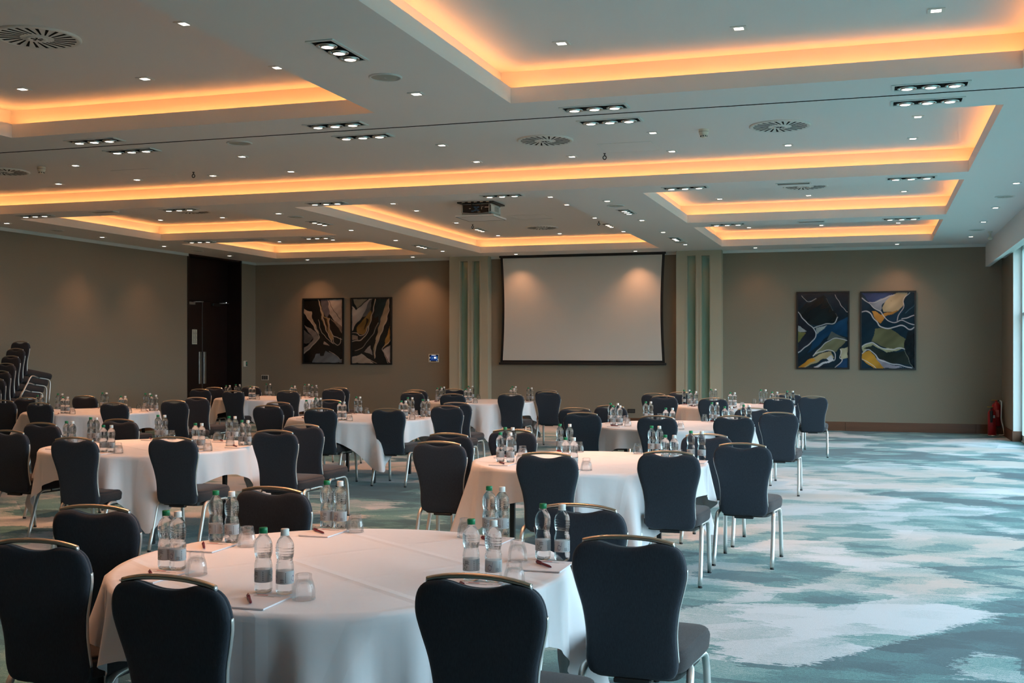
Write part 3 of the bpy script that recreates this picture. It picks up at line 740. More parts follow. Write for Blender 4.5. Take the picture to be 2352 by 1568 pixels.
for x, y, p in ((-13.2, 14.9, .9), (-13.2, 17.26, 1.2), (-13.2, 19.13, .8), (-13.2, 21.5, .3)):
    downlight(x, y, ZS, 'square wall-washer downlight close to the door wall, %s from the screen wall' % ORD[[21.5, 19.13, 17.26, 14.9].index(y)], 'wall washers along the door wall', WASH * p, (0, -.10, 0), 1.75)

def make_triple():
    r = thing('triple_spotlight', 'x', 'spotlight')
    w, h, t = .285, .10, .022
    MB().box(-w, w, -h, -h + t, -.008, 0).box(-w, w, h - t, h, -.008, 0).box(-w, -w + t, -h + t, h - t, -.008, 0).box(w - t, w, -h + t, h - t, -.008, 0).build('frame', TRIMW, r)
    MB().box(-w + t, w - t, -h + t, h - t, -.002, 0).build('backing', DARK, r)
    for k in (-1, 0, 1):
        l = MB().lathe([(.062, -.002), (.072, -.012), (.070, -.018), (.058, -.016), (.052, -.006)], 20, (k * .172, 0, 0)).build('gimbal_ring', STEEL, r)
        MB().lathe([(.046, -.003), (.048, -.020), (.041, -.024), (.040, -.018)], 18, (k * .172, -.006, 0)).build('reflector', STEEL, l)
        MB().lathe([(.0, -.0225), (.040, -.0215), (.040, -.004)], 18, (k * .172, -.006, 0)).build('lens', LENS, l)
    freeze(r); return r
TP = make_triple(); TPused = False
def triple(x, y, z, rz, label, group, power=TRIP):
    global TPused
    if not TPused: TPused = True; r = TP; r.location = (x, y, z); r.rotation_euler = (0, 0, rz); r['label'] = label; r['group'] = group
    else: r = copy_tree(TP, (x, y, z), rz, label, group)
    spot('lamp_light', r, (0, 0, -.04), power * (.4 if x > -1 else 1), 1.2, 1.0, WARM, (0, 0, 0), .06)
XS = [.41, -2.23, -4.62, -7.19]
for i, x in enumerate(XS):
    triple(x, 9.29, ZS, 0, 'three-lamp spotlight on rear side of the dark track, %s from the windows' % ORD[i], 'spotlights on the rear side of the track')
    triple(x, 9.87, ZS, 0, 'three-lamp spotlight on screen side of the dark track, %s from the windows' % ORD[i], 'spotlights on the screen side of the track')
for i, x in enumerate((.41, -2.25, -4.65, -7.2, -9.54, -12.05)):
    triple(x, 14.2, ZS, 0, 'three-lamp spotlight on screen side of the long recess, %s from the windows' % ORD[i], 'spotlights beyond the long recess')
for i, x in enumerate((-9.57, -12.0)): triple(x, 18.52, ZS, 0, 'three-lamp spotlight between the door-side recesses, %s from the windows' % ORD[i], 'spotlights between door-side recesses')
for i, x in enumerate((.4, -2.26)): triple(x, 18.55, ZS, 0, 'three-lamp spotlight between the window-side recesses, %s from the windows' % ORD[i], 'spotlights between window-side recesses')
triple(-3.46, 7.0, ZS, PI / 2, 'three-lamp spotlight turned lengthways on the strip before the dark track', 'lengthways spotlights')
triple(-3.46, 4.2, ZS, PI / 2, 'three-lamp spotlight turned lengthways on the strip over the lone table', 'lengthways spotlights')
for y in (16.4, 20.7):
    triple(-8.44, y, ZS, PI / 2, 'lengthways three-lamp spotlight, strip door side of projector, %s the screen wall' % ('nearer' if y > 18 else 'farther from'), 'lengthways spotlights door side')
    triple(-3.46, y, ZS, PI / 2, 'lengthways three-lamp spotlight, strip window side of projector, %s the screen wall' % ('nearer' if y > 18 else 'farther from'), 'lengthways spotlights window side')
for x in (-7.24, -4.69): triple(x, 20.7, ZU, PI / 2, 'lengthways three-lamp spotlight inside the projector recess, %s side' % ('door' if x < -6 else 'window'), 'lengthways spotlights projector recess')

def make_speaker():
    r = thing('ceiling_speaker', 'x', 'speaker')
    MB().lathe([(.125, 0), (.125, -.006), (.118, -.010), (.108, -.009), (.106, -.004)], 32).build('rim', TRIMW, r)
    MB().lathe([(0, -.006), (.10, -.005), (.106, -.003)], 32).build('grille', GRILLE, r)
    MB().box(-.004, .004, -.018, .018, -.008, -.004).build('badge', STEEL, r)
    freeze(r); return r
SP = make_speaker(); first = True
for x, y, lab in ((-3.46, 7.78, 'round flush speaker on the strip before the dark track'), (-5.92, 9.82, 'round flush speaker beyond the dark track beside a three-lamp spotlight'),
                  (-3.46, 15.69, 'round flush speaker on the window-side strip nearer the long recess'), (-8.40, 15.55, 'round flush speaker on the door-side strip nearer the long recess'),
                  (-8.42, 21.26, 'round flush speaker on the door-side strip nearer the screen wall'), (-3.46, 21.3, 'round flush speaker on the window-side strip nearer the screen wall'),
                  (1.64, 16.31, 'round flush speaker along the windows nearer the long recess'), (1.64, 20.69, 'round flush speaker along the windows nearer the screen wall'),
                  (-13.2, 16.07, 'round flush speaker close to the door wall above the stacked chairs'), (-13.2, 20.27, 'round flush speaker close to the door wall near the dark doors')):
    if first: SP.location = (x, y, ZS); SP['label'] = lab; SP['group'] = 'flush ceiling speakers'; first = False
    else: copy_tree(SP, (x, y, ZS), 0, lab, 'flush ceiling speakers')

def make_swirl():
    r = thing('air_diffuser', 'x', 'air vent')
    MB().lathe([(.31, 0), (.312, -.010), (.300, -.018), (.286, -.016), (.275, -.012), (.10, -.012), (.09, -.016), (.03, -.018), (0, -.018)], 48).build('face_plate', TRIMW, r)
    n = 24
    for k in range(n):
        a = 2 * PI * k / n; c, s = math.cos(a), math.sin(a)
        def pt(rr, w): 
            tx, ty = -s, c; off = .045
            return (c * rr + tx * (w + off), s * rr + ty * (w + off), -.0135)
        vs = [pt(.11, -.005), pt(.268, -.0115), pt(.268, .0115), pt(.11, .005)]
        MB().add(vs + [(x, y, -.011) for x, y, z in vs], [(0, 1, 2, 3)[::-1], (0, 4, 5, 1), (1, 5, 6, 2), (2, 6, 7, 3), (3, 7, 4, 0)]).build('slot', DARK, r)
    MB().lathe([(.075, -.013), (.075, -.020), (.055, -.022), (.05, -.018)], 24).build('hub_ring', TRIMW, r)
    mb = MB()
    for k in range(5):
        a = 2 * PI * k / 5; mb.add([(0, 0, -.0195), (.045 * math.cos(a), .045 * math.sin(a), -.0195), (.045 * math.cos(a + .5), .045 * math.sin(a + .5), -.0195), (0, 0, -.0175), (.045 * math.cos(a), .045 * math.sin(a), -.0175), (.045 * math.cos(a + .5), .045 * math.sin(a + .5), -.0175)], [(2, 1, 0), (1, 2, 5, 4), (0, 1, 4, 3), (2, 0, 3, 5)])
    mb.build('hub_vanes', DARK, r)['kind'] = 'stuff'
    freeze(r); return r
SW = make_swirl(); first = True
for x, y, lab in ((-5.9, 6.97, 'large round swirl air diffuser in the recess before the dark track'), (-3.46, 12.09, 'round swirl air diffuser in the middle of the long recess'),
                  (-.93, 12.05, 'round swirl air diffuser in the long recess nearer the windows'), (-10.74, 12.08, 'round swirl air diffuser in the long recess nearer the door wall'),
                  (-5.99, 20.7, 'round swirl air diffuser in the projector recess'), (-10.85, 16.5, 'round swirl air diffuser in the door-side recess'),
                  (-.93, 16.6, 'round swirl air diffuser in the window-side recess')):
    if first: SW.location = (x, y, ZU); SW['label'] = lab; SW['group'] = 'round swirl diffusers'; first = False
    else: copy_tree(SW, (x, y, ZU), 0, lab, 'round swirl diffusers')
for x, y, lab in ((-10.05, 11.95, 'cream smoke detector in the long recess nearer the door wall'), (-1.71, 12.02, 'cream smoke detector in the long recess nearer the windows')):
    s = thing('smoke_detector', lab, 'smoke detector', (x, y, ZU), 0, 'smoke detectors')
    MB().lathe([(.052, 0), (.052, -.03), (.047, -.042)], 20, cap1=False).build('base', CREAM, s)
    MB().lathe([(.047, -.042), (.044, -.058), (.034, -.062), (.030, -.080), (.018, -.090), (0, -.091)], 20).build('chamber', CREAM, s)
    mb = MB()
    for k in range(8):
        a = 2 * PI * k / 8; mb.box(.0325 * math.cos(a) - .004, .0325 * math.cos(a) + .004, .0325 * math.sin(a) - .004, .0325 * math.sin(a) + .004, -.078, -.066)
    mb.build('sensor_slots', DARK, s)['kind'] = 'stuff'
    MB().lathe([(.0525, -.024), (.0525, -.027)], 20).build('seam', SOCKD, s)
for x, y, z, lab in ((-8.45, 12.89, ZU, 'dark steel eye bolt hanging in the long recess nearer the door wall'), (-3.03, 13.13, ZU, 'dark steel eye bolt hanging in the long recess beside a square panel'),
                     (-4.73, 20.03, ZU, 'dark steel eye bolt in the projector recess, window side'), (-7.06, 19.81, ZU, 'dark steel eye bolt in the projector recess, door side')):
    s = thing('ceiling_hook', lab, 'hook', (x, y, z), 0, 'ceiling eye bolts')
    MB().lathe([(.016, 0), (.016, -.005), (.007, -.008), (.007, -.032)], 12, cap1=True).build('shank', BLACKM, s)
    MB().tube([(.020 * math.sin(2 * PI * k / 16), 0, -.051 + .022 * math.cos(2 * PI * k / 16)) for k in range(17)], .0058, 8, (0, 1, 0)).build('eye', BLACKM, s)
for x, y, lab in ((-.94, 14.25, 'narrow air vent on the strip beyond the long recess, window side'), (-.95, 18.58, 'narrow air vent between the two window-side recesses'),
                  (-.97, 23.15, 'narrow air vent close to the screen wall above the navy artworks'), (-10.77, 14.12, 'narrow air vent on the strip beyond the long recess, door side'),
                  (-10.82, 18.5, 'narrow air vent between the two door-side recesses'), (-10.93, 23.05, 'narrow air vent close to the screen wall above the brown artworks')):
    s = thing('ceiling_vent', lab, 'air vent', (x, y, ZS), 0, 'narrow ceiling vents')
    MB().box(-.21, .21, -.075, -.055, -.008, 0).box(-.21, .21, .055, .075, -.008, 0).box(-.21, -.19, -.055, .055, -.008, 0).box(.19, .21, -.055, .055, -.008, 0).build('frame', TRIMW, s)
    MB().box(-.19, .19, -.055, .055, -.002, 0).build('backing', SOCKD, s)
    for k in range(4): MB().box(-.19, .19, -.045 + k * .028, -.037 + k * .028, -.006, -.002).build('slat', STEEL, s)
for x, y, z, w, h, lab in ((-2.67, 12.8, ZU, .30, .28, 'flush square access panel in the long recess beside the eye bolt'), (-9.1, 12.75, ZU, .30, .28, 'flush square access panel in the long recess nearer the door wall'),
                           (-5.7, 19.0, ZU, .32, .3, 'flush square access panel in the projector recess beyond the projector')):
    s = thing('access_panel', lab, 'ceiling panel', (x, y, z), 0, 'flush access panels')
    MB().box(-w, w, -h, h, -.003, 0).build('cover', WHITE, s)
    MB().box(-w - .006, -w, -h - .006, h + .006, -.004, 0).box(w, w + .006, -h - .006, h + .006, -.004, 0).box(-w, w, -h - .006, -h, -.004, 0).box(-w, w, h, h + .006, -.004, 0).build('rim', TRIMW, s)
s = thing('ceiling_sensor', 'small cream sensor hanging from the ceiling near the window corner', 'sensor', (1.88, 21.02, ZS))
MB().lathe([(.035, 0), (.035, -.02), (.02, -.03), (.016, -.09)], 16).build('stem', CREAM, s)
MB().lathe([(.016, -.09), (.035, -.10), (.040, -.13), (.025, -.145), (0, -.147)], 16).build('head', CREAM, s)

# projector on its ceiling lift, its back to the tables
pj = thing('projector', 'white projector with black connector panel on a ceiling lift in front of the screen', 'projector', (-5.93, 17.05, 0))
mb = MB(); prof = [(-.25, 3.745), (-.255, 3.76), (-.255, 3.86), (-.24, 3.885), (.24, 3.885), (.255, 3.86), (.255, 3.76), (.235, 3.742), (.10, 3.728), (-.10, 3.728)]
lp = []
for yy, s_ in ((-.24, .975), (-.225, 1.0), (.20, 1.0), (.23, .96)):
    lp.append([(x * s_, yy, 3.805 + (z - 3.805) * s_) for x, z in prof])
mb.layers(lp, smooth=False); mb.build('body', TRIMW, pj)
pn = MB().layers([[(x * .92, yy, 3.805 + (z - 3.805) * .86) for x, z in prof] for yy in (-.246, -.238)], smooth=False).build('rear_panel', BLACK, pj)
mb = MB()
for i, (a, b_) in enumerate(((-.02, .03), (.03, .03), (-.02, -.02), (.03, -.02), (.0, .005), (-.06, -.03))): mb.box(a - .02, a + .02, -.250, -.246, 3.80 + b_ - .010, 3.80 + b_ + .010)
mb.build('video_port', mat('blue_port', (.03, .12, .25), .4), pn)['kind'] = 'stuff'
mb = MB()
for a, b_ in ((-.11, .01), (-.095, .01), (.035, -.045), (.06, -.045), (.09, .04), (.09, .02), (.09, 0), (.11, .035)): mb.box(a - .006, a + .006, -.252, -.246, 3.80 + b_ - .006, 3.80 + b_ + .006)
mb.box(.14, .20, -.248, -.246, 3.82, 3.832)
mb.build('jack', STEEL, pn)['kind'] = 'stuff'
mb = MB()
for k in range(6): mb.box(.2555, .258, -.10 + k * .035, -.085 + k * .035, 3.77, 3.85)
mb.build('side_grille', GRILLE, pj)['kind'] = 'stuff'
MB().lathe([(.06, 0), (.062, .04), (.05, .05), (.045, .03)], 20, smooth=True).build('lens_barrel', BLACK, pj, (0, .21, 3.81)).rotation_euler = (-PI / 2, 0, 0)
MB().tube(catmull([(-.04, -.26, 3.80), (-.06, -.30, 3.86), (-.02, -.28, 3.895), (.05, -.2, 3.905)], 5), .006, 6).build('cable', BLACK, pj)
MB().tube(catmull([(.10, -.25, 3.83), (.09, -.29, 3.87), (.06, -.24, 3.9)], 5), .005, 6).build('cable', BLACK, pj)
for sx_, sy in ((-.22, -.27), (.22, -.27), (-.22, .27), (.22, .27)):
    MB().tube([(sx_, sy, 3.69), (sx_, sy, ZU)], .007, 8).build('lift_rod', STEEL, pj)
MB().bbox(-.32, .32, -.34, .30, 3.675, 3.705, .004).build('lift_plate', WHITE, pj)
MB().box(-.31, .31, -.335, -.323, 3.6735, 3.676).box(-.31, .31, .285, .297, 3.6735, 3.676).box(-.315, -.303, -.335, .297, 3.6735, 3.676).box(.303, .315, -.335, .297, 3.6735, 3.676).build('gasket', BLACK, pj)
MB().bbox(-.30, .30, -.30, .28, 3.893, 3.914, .003).build('hatch_plate', BLACKM, pj)
mb = MB()
for k in range(5): mb.box(-.22 + k * .1, -.17 + k * .1, -.304, -.30, 3.898, 3.91)
mb.build('hatch_slots', STEEL, pj)['kind'] = 'stuff'

# ------------------------------------------------------------------ banquet chair
def make_chair():
    r = thing('banquet_chair', 'x', 'chair')
    half = [(0, .372), (.06, .372), (.11, .3725), (.148, .380), (.168, .402), (.174, .445), (.171, .50), (.171, .56), (.181, .64), (.199, .71), (.212, .765), (.2145, .80), (.2095, .835), (.198, .862),
            (.180, .880), (.158, .889), (.134, .893), (.110, .8935), (.086, .8895), (.060, .882), (.030, .8765), (0, .875)]
    out = half + [(-x, z) for x, z in half[-2:0:-1]]
    out = catmull(out, 2, closed=True)
    P = np.array(out); nx = np.roll(P, -1, 0) - np.roll(P, 1, 0); nrm = np.stack([nx[:, 1], -nx[:, 0]], 1); nrm /= np.linalg.norm(nrm, axis=1)[:, None] + 1e-9
    lean = lambda z: -.205 - .165 * (z - .40)
    loops = []
    for dy, ins in ((-.028, .034), (-.026, .016), (-.021, .005), (-.014, .0005), (-.005, .000), (-.002, .004), (.001, .000), (.010, .0005), (.017, .005), (.023, .018), (.025, .038)):
        Q = P - nrm * ins
        loops.append([(q[0], lean(q[1]) + dy, q[1]) for q in Q])
    MB().layers([l[::-1] for l in loops]).build('backrest', FABRIC, r)
    # handle rail above the hand-hold
    pts = catmull([(-.170, .891), (-.135, .900), (-.08, .9085), (0, .912), (.08, .9085), (.135, .900), (.170, .891)], 4)
    hd = MB().tube([(x, lean(z) - .002, z) for x, z in pts], .0092, 10, (0, 1, 0)).build('handle_rail', CHAMP, r)
    for s_ in (-1, 1):
        MB().lathe([(0, -.0012), (.0086, -.0006), (.0086, .002)], 10).build('end_cap', CAPS, hd, (s_ * .1712, lean(.8907) - .002, .8907)).rotation_euler = (0, -s_ * (PI / 2 + .20), 0)
        # metal edge strip on the waist of the back
        seg = [(x, z) for x, z in half if .44 <= z <= .80][0:]
        seg = catmull(seg, 3)
        MB().sweep([(s_ * (x + .0015), lean(z), z) for x, z in seg], [(-.007, -.002), (.007, -.002), (.007, .002), (-.007, .002)], (0, 1, 0)).build('edge_strip', CHROME, r)
    # seat cushion
    so = [(0, -.205), (.12, -.205), (.17, -.19), (.195, -.14), (.208, -.02), (.222, .10), (.228, .19), (.215, .238), (.17, .258), (.08, .266), (0, .268)]
    so = so + [(-x, y) for x, y in so[-2:0:-1]]
    S = np.array(catmull(so, 2, closed=True)); tn = np.roll(S, -1, 0) - np.roll(S, 1, 0); sn = np.stack([tn[:, 1], -tn[:, 0]], 1); sn /= np.linalg.norm(sn, axis=1)[:, None] + 1e-9
    loops = []
    for z, ins in ((.393, .022), (.398, .006), (.410, .0), (.452, -.004), (.466, .000), (.470, .006), (.474, .003), (.482, .014), (.488, .030)):
        Q = S - sn * ins; loops.append([(q[0], q[1], z - .006 * (.27 - q[1])) for q in Q])
    for k, z in ((.80, .492), (.45, .494)):
        loops.append([(q[0] * k, .03 + (q[1] - .03) * k, z - .006 * (.27 - q[1])) for q in S])
    MB().layers(loops).build('seat', SEATF, r)
    MB().layers([[(q[0] * .86, q[1] * .86, z) for q in S] for z in (.360, .392)], smooth=False).build('seat_pan', BLACK, r)
    MB().bbox(-.07, .07, -.225, -.19, .352, .372, .004).build('ganging_bracket', BLACK, r)
    sec = [(.0155 * math.cos(a), .0120 * math.sin(a)) for a in [2 * PI * (i + .5) / 8 for i in range(8)]]
    for s_ in (-1, 1):
        for path in ([(s_ * .175, .03, .380), (s_ * .19, .10, .384), (s_ * .202, .165, .385), (s_ * .207, .205, .372), (s_ * .210, .228, .335), (s_ * .213, .240, .26), (s_ * .216, .262, .012)],
                     [(s_ * .175, .01, .380), (s_ * .19, -.05, .384), (s_ * .200, -.10, .386), (s_ * .206, -.142, .374), (s_ * .208, -.170, .335), (s_ * .210, -.196, .26), (s_ * .212, -.282, .012)]):
            lg = MB().sweep(catmull(path, 3), sec, (1, 0, 0)).build('leg', CHROME, r)
            fx, fy, _ = path[-1]
            MB().lathe([(.014, 0), (.015, .012)], 10, cap0=True, cap1=True).build('glide', BLACK, lg, (fx, fy + (0.004 if fy < 0 else -.001), 0))
    freeze(r); return r
CH = make_chair(); CHused = False
BACKTOP = -.287          # y of the top of the backrest in the chair's own frame
def chair(x, y, rz, label, group):
    """x, y: where the top of the backrest stands"""
    global CHused
    loc = (x + math.sin(rz) * BACKTOP * 1.0, y - math.cos(rz) * BACKTOP, 0)
    if not CHused:
        CHused = True; CH.location = loc; CH.rotation_euler = (0, 0, rz); CH['label'] = label; CH['group'] = group; return CH
    return copy_tree(CH, loc, rz, label, group)

# ------------------------------------------------------------------ round tables with their cloths and place settings
TOPZ, TR_ = .745, .915
def make_table():
    r = thing('banquet_table', 'x', 'table')
    MB().lathe([(0, TOPZ - .025), (.872, TOPZ - .025), (.882, TOPZ - .018), (.882, TOPZ - .006), (.876, TOPZ), (0, TOPZ)], 64).build('table_top', mat('table_board', (.25, .18, .12), .6), r)
    for sx_, sy in ((-.42, -.42), (.42, -.42), (-.42, .68), (.42, .68)):
        s2 = .62; lx, ly = (.44 * (1 if sx_ > 0 else -1), .55 * (1 if sy > 0 else -1))
        MB().bbox(lx - .018, lx + .018, ly - .018, ly + .018, 0, TOPZ - .025, .004).build('leg', BLACKM, r)
    for ly in (-.55, .55): MB().bbox(-.44, .44, ly - .012, ly + .012, TOPZ - .075, TOPZ - .045, .003).build('cross_rail', BLACKM, r)
    MB().tube([(-.44, .55, .35), (-.44, 0, TOPZ - .04)], .008, 6).build('brace', BLACKM, r)
    MB().tube([(.44, -.55, .35), (.44, 0, TOPZ - .04)], .008, 6).build('brace', BLACKM, r)
    freeze(r); return r
TB = make_table(); TBused = False

def cloth_mesh(phi, seed, half=1.10):
    rng = random.Random(seed); n = 240
    ph = [rng.uniform(0, 2 * PI) for _ in range(6)]
    vs, fs = [], []
    tops = [.0, .25, .5, .7, .80, .86, .885]
    z0 = TOPZ + .004
    rings = []
    for r in tops[1:]: rings.append([(r * math.cos(2 * PI * i / n), r * math.sin(2 * PI * i / n), z0) for i in range(n)])
    M = 18
    for j in range(1, M + 1):
        row = []
        for i in range(n):
            th = 2 * PI * i / n; c, s_ = abs(math.cos(th - phi)), abs(math.sin(th - phi))
            R = half / max(c, s_); k = max(0.0, (R / half - 1) / .414)
            R = min(R, half * 1.385)
            Lh = R - .885; d = Lh * (j / M)
            # folds: shallow at the sides of the cloth, deep towards its corners
            W = .55 * math.cos(13 * th + ph[0]) + .45 * math.cos(19 * th + ph[1] + .6 * math.sin(3 * th + ph[2])) + .25 * math.cos(31 * th + ph[3])
            corner = math.cos(4 * (th - phi - PI / 4)) * .5 + .5
            cr = abs(((th - phi - PI / 4 + PI / 4) % (PI / 2)) - PI / 4)          # angle to nearest corner
            flute = math.exp(-(cr / .10) ** 2) * .16 - math.exp(-((cr - .21) / .09) ** 2) * .075
            drr = min(d, .02) * .7 + max(d - .02, 0) * (.035 + .05 * corner) + d * (.15 * W * (.8 + .5 * corner)) + d * flute
            rr = .885 + max(drr, .004 + .006 * min(1, d / .05))
            slope = drr / max(d, 1e-4); dz = d * math.sqrt(max(.35, 1 - slope * slope))
            dz = dz - .008 * (1 - math.exp(-d / .012))
            row.append((rr * math.cos(th), rr * math.sin(th), z0 - max(dz, 0)))
        rings.append(row)
    vs.append((0, 0, z0))
    for r in rings: vs += r
    for i in range(n): fs.append((0, 1 + i, 1 + (i + 1) % n))
    for j in range(len(rings) - 1):
        for i in range(n):
            k = (i + 1) % n; a = 1 + j * n; b_ = a + n; fs.append((a + i, b_ + i, b_ + k, a + k))
    return MB().add(vs, fs, True)

def make_bottle(name, capm, print_m, spiral):
    r = thing(name, 'x', 'bottle')
    prof = [(.0, .004), (.012, .003), (.024, .0), (.0285, .003), (.0312, .012), (.0315, .03), (.0308, .036), (.0308, .084), (.0315, .090)]
    for i in range(24):
        z = .092 + (.168 - .092) * i / 23
        r0 = .0315 - .0048 * math.exp(-((z - .118) / .014) ** 2)
        r0 += .00055 * math.sin((z - .10) * 2 * PI / .0085) * (1 if z > .105 else 0)
        prof.append((r0, z))
    prof += [(.0300, .175), (.0255, .186), (.0185, .196), (.0135, .2025), (.0125, .206), (.0125, .208), (0, .208)]
    def rf(rr, z, a):
        if z < .013 and rr > .015: return rr - .0022 * max(0, math.cos(5 * a)) * (1 - z / .013)
        if spiral and .10 < z < .17: return rr + .0009 * math.sin(a * 2 + z * 2 * PI / .010)
        return rr
    MB().lathe(prof, 28, rfun=rf).build('body', WATER, r)
    MB().lathe([(.0158, .2035), (.0162, .2050), (.0158, .2062), (.0128, .2062)], 16).build('neck_ring', WCAP if capm is WCAP else WATER, r)
    MB().lathe([(.0140, .2068), (.0148, .2080), (.0148, .2245), (.0138, .2265), (0, .2268)], 20).build('cap', capm, r)
    lb = MB().lathe([(.0313, .038), (.0314, .0385), (.0314, .0815), (.0313, .082)], 28).build('label_band', LABELM, r)
    def patch(mb, a0, a1, z0, z1, rr=.03165, n=3):
        vs = []
        for i in range(n + 1):
            a = -PI / 2 + a0 + (a1 - a0) * i / n
            vs += [(rr * math.cos(a), rr * math.sin(a), z0), (rr * math.cos(a), rr * math.sin(a), z1)]
        mb.add(vs, [(2 * i, 2 * i + 2, 2 * i + 3, 2 * i + 1) for i in range(n)], True)
    mb = MB()
    for sh in (0, 2.3, -2.1):
        for q in range(4): patch(mb, sh + (-.25 if not spiral else .28), sh + (.22 + .1 * (q % 2) if not spiral else .62 + .1 * (q % 2)), (.074 - .0033 * q) if not spiral else (.053 - .0033 * q), (.0756 - .0033 * q) if not spiral else (.0546 - .0033 * q))
        for q in range(5): patch(mb, sh + .88, sh + .94, .044 + .007 * q, .049 + .007 * q, n=1)
    mb.build('print', INK, lb)['kind'] = 'stuff'
    mb = MB()
    if spiral: cur = [(-.75, .045), (-.62, .060), (-.42, .066), (-.20, .060), (-.12, .070), (-.05, .077), (-.22, .052), (-.45, .046), (-.66, .055)]
    else: cur = [(-.55, .074), (-.62, .066), (-.40, .062), (-.30, .057), (-.15, .062), (-.05, .052), (.10, .056), (-.10, .044), (-.28, .050), (-.45, .044)]
    for sh in (0, 2.3, -2.1):
        cc = catmull(cur, 3)
        for (a0, z0), (a1, z1) in zip(cc[:-1], cc[1:]):
            vs = []
            for a, z in ((a0, z0), (a1, z1)):
                an = -PI / 2 + a + sh
                for dz in (-.0011, .0011): vs.append((.03168 * math.cos(an), .03168 * math.sin(an), z + dz))
            mb.add(vs, [(0, 2, 3, 1)], True)
    mb.build('emblem', print_m, lb)['kind'] = 'stuff'
    freeze(r); return r
BG = make_bottle('water_bottle', GREEN, INKG, False)
BW_ = make_bottle('water_bottle', WCAP, INKP, True)
def make_glass():
    r = thing('drinking_glass', 'x', 'glass')
    outer = [(.0385, .0), (.0400, .0012), (.0405, .006), (.0400, .022), (.0380, .040), (.0340, .056), (.0300, .066), (.0288, .072), (.0290, .080), (.0285, .0845), (.0265, .086), (0, .0862)]
    inner = [(.0, .067), (.020, .066), (.0265, .060), (.0318, .052), (.0358, .038), (.0378, .022), (.0384, .006), (.0380, .0008), (.0385, .0)]
    MB().lathe(inner + outer[1:], 28).build('bowl', TUMBLER, r)
    MB().lathe([(.0386, .0002), (.0400, .0), (.0412, .0014), (.0404, .003)], 28).build('rim', TUMBLER, r)
    freeze(r); return r
GL = make_glass()
def make_pad():
    r = thing('notepad', 'x', 'notepad')
    MB().box(-.074, .074, -.105, .105, 0, .005).build('sheets', PAPER, r)
    MB().box(-.052, -.010, .081, .0895, .005, .0053).build('heading', INKR, r)
    mb = MB()
    for q in range(2): mb.box(-.055, .045 - .02 * q, .070 - .008 * q, .073 - .008 * q, .005, .0053)
    mb.build('print', INK, r)['kind'] = 'stuff'
    freeze(r); return r
NP = make_pad()
def make_pen():
    r = thing('pen', 'x', 'pen')
    rot = (0, PI / 2, 0)
    a = MB().lathe([(.0, -.064), (.0022, -.062), (.0040, -.052), (.0052, -.046), (.0054, .020)], 12).build('barrel', PENM, r); a.rotation_euler = rot
    b_ = MB().lathe([(.0054, .020), (.0061, .022), (.0063, .060), (.0054, .064), (0, .0645)], 12).build('cap', PENM, r); b_.rotation_euler = rot
    MB().bbox(.024, .062, -.0022, .0022, .0062, .0085, .0006).build('clip', PENM, r)
    freeze(r); return r
PN = make_pen()
USED = set()
def place(proto, loc, rz, label, group):
    if proto.name not in USED:
        USED.add(proto.name); proto.location = loc; proto.rotation_euler = (0, 0, rz); proto['label'] = label; proto['group'] = group; return proto
    return copy_tree(proto, loc, rz, label, group)

PLACES = ['window side', 'screen-window corner', 'screen-door corner', 'door side', 'rear door corner', 'rear side', 'rear window corner']
PADS = [(.80, .15), (.38, .655), (-.40, .665), (-.725, .125), (-.57, -.44), (.05, -.75), (.655, -.295)]
TABLES = [
 ('lone table farthest from the screen', (-2.02, 4.13), -.35, [(1.15, 0), (.77, .79), (-.85, .94), (-1.26, .11), (-.87, -.72), (-.02, -1.15), (.87, -.85)]),
 ('window-side table in row of two', (-2.01, 8.49), -.20, [(1.08, .01), (.70, .88), (-.97, .89), (-1.33, .30), (-.98, -.51), (-.08, -1.15), (.68, -.81)]),
 ('inner table in row of two', (-6.05, 8.62), -.16, [(1.16, .06), (1.0, .85), (-1.08, .97), (-1.44, .29), (-.93, -.60), (.07, -1.14), (.78, -.87)]),
 ('middle table, second row from screen', (-6.10, 13.1), -.12, [(1.05, .02), (.87, .93), (-1.03, 1.07), (-1.37, .26), (-.97, -.59), (-.11, -1.01), (.63, -.77)]),
 ('middle table nearest the screen wall', (-6.17, 17.85), -.30, [(1.03, .09), (.84, .89), (-.90, 1.01), (-1.34, .32), (-.96, -.61), (-.12, -1.13), (.69, -.75)]),
 ('table nearest the dark doors', (-10.20, 17.95), -.25, [(1.15, .16), (.85, .98), (-1.0, 1.04), (-1.37, .37), (-.93, -.50), (-.08, -1.10), (.75, -.74)]),
 ('table beside the stacked chairs', (-10.27, 13.3), -.05, [(1.20, .08), (.91, 1.06), (-1.0, 1.03), (-1.40, .27), (-.95, -.58), (-.07, -1.04), (.84, -.73)]),
 ('window-side table, second row from screen', (-2.09, 12.85), -.40, [(1.02, -.02), (.71, .87), (-1.02, .95), (-1.29, .27), (-.93, -.65), (-.07, -1.07), (.69, -.83)]),
 ('window-side table nearest the screen wall', (-1.96, 17.55), -.22, [(.98, 0), (.67, .81), (-1.05, .98), (-1.36, .33), (-.99, -.58), (-.24, -1.15), (.64, -.82)]),
]
rj = random.Random(11)
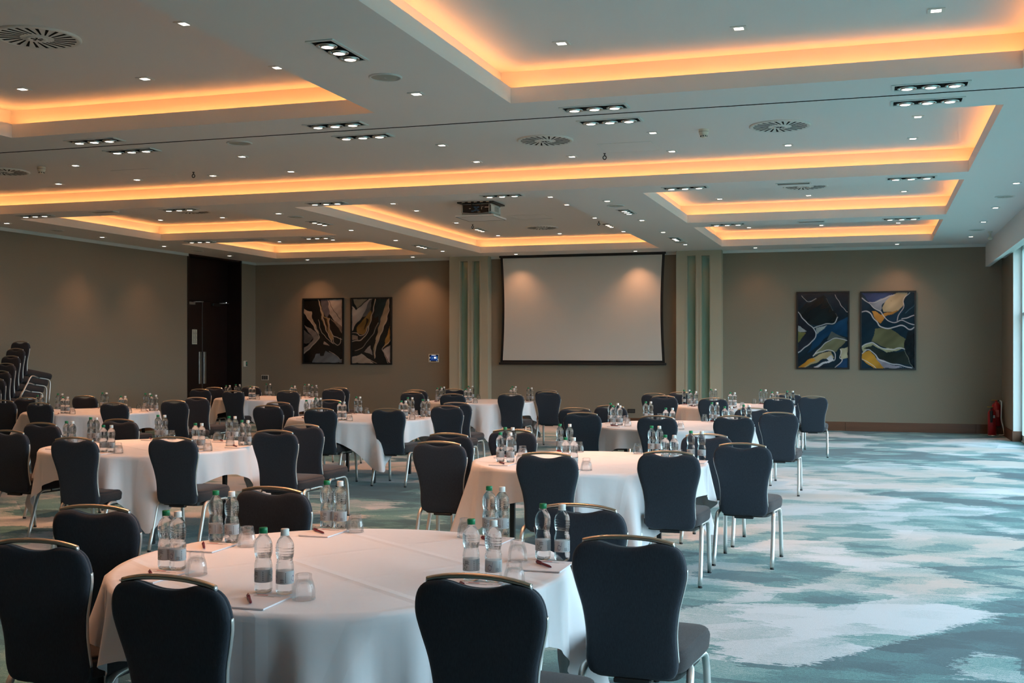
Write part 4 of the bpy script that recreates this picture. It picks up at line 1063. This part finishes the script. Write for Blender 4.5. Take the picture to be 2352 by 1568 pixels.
for ti, (ref, (tx, ty), phi, offs) in enumerate(TABLES):
    if ti: tx -= .07
    lab = 'round banquet table under white cloth, ' + ref
    if not TBused:
        TBused = True; TB.location = (tx, ty, 0); TB['label'] = lab; TB['group'] = 'round banquet tables'
    else: copy_tree(TB, (tx, ty, 0), 0, lab, 'round banquet tables')
    cl = cloth_mesh(phi, 40 + ti).build('tablecloth', CLOTH, None, (tx, ty, 0))
    tag(cl, 'white linen tablecloth draped over the ' + ref, 'tablecloth', 'white tablecloths')
    zt = TOPZ + .0055
    for pi_, ((ox, oy), (px, py), pl_) in enumerate(zip(offs, PADS, PLACES)):
        if ti: ox += .07
        def near(a, b_): return min(math.hypot(a + k * .0717, b_ + .035) for k in (-3, -2, -1, 0, 1, 2, 3))
        while near(ox, oy) < .94:              # keep each backrest clear of the table edge
            if abs(ox) > 1.5 * abs(oy): ox += .005 if ox > 0 else -.005
            else: q = math.hypot(ox, oy); ox += .005 * ox / q; oy += .005 * oy / q
        chair(tx + ox, ty + oy, rj.uniform(-.07, .07), 'navy fabric banquet chair, %s, %s' % (pl_, ref), 'navy chairs around the round tables')
        jx, jy = rj.uniform(-.025, .025), rj.uniform(-.025, .025); x, y = tx + px + jx, ty + py + jy; w = ', %s, %s' % (pl_, ref)
        place(NP, (x, y, zt), rj.uniform(-.06, .06), 'white notepad' + w, 'notepads on the tables')
        place(PN, (x - .015 + rj.uniform(-.015, .015), y - .014, zt + .0054 + .0062), 2.28 + rj.uniform(-.2, .2), 'maroon pen on notepad' + w, 'maroon pens on the notepads')
        place(BG, (x - .060 + rj.uniform(-.01, .01), y + .150, zt), rj.uniform(-.5, .5), 'water bottle with green cap' + w, 'green-capped bottles on the tables')
        place(BW_, (x + .012 + rj.uniform(-.01, .01), y + .148, zt), rj.uniform(-.5, .5), 'water bottle with white cap' + w, 'white-capped bottles on the tables')
        gx = x + .120 if pi_ not in (0, 1) else x - .145
        place(GL, (gx + rj.uniform(-.012, .012), y + .092 + rj.uniform(-.015, .015), zt), 0, 'upturned drinking glass' + w, 'upturned glasses on the tables')

# stack of spare chairs by the left wall, every chair nested in the one below
for i in range(8):
    o = chair(-13.17 + .014 * i, 14.42 + .060 * i, -.18, 'navy banquet chair in the stack by the wall, ' + ['lowest', 'second lowest', 'third from the floor', 'fourth from the floor', 'fifth from the floor', 'third from the top', 'second from the top', 'topmost'][i], 'stacked navy chairs')
    o.location.z = .112 * i; o.rotation_euler = (-.030 * i, 0, -.18)
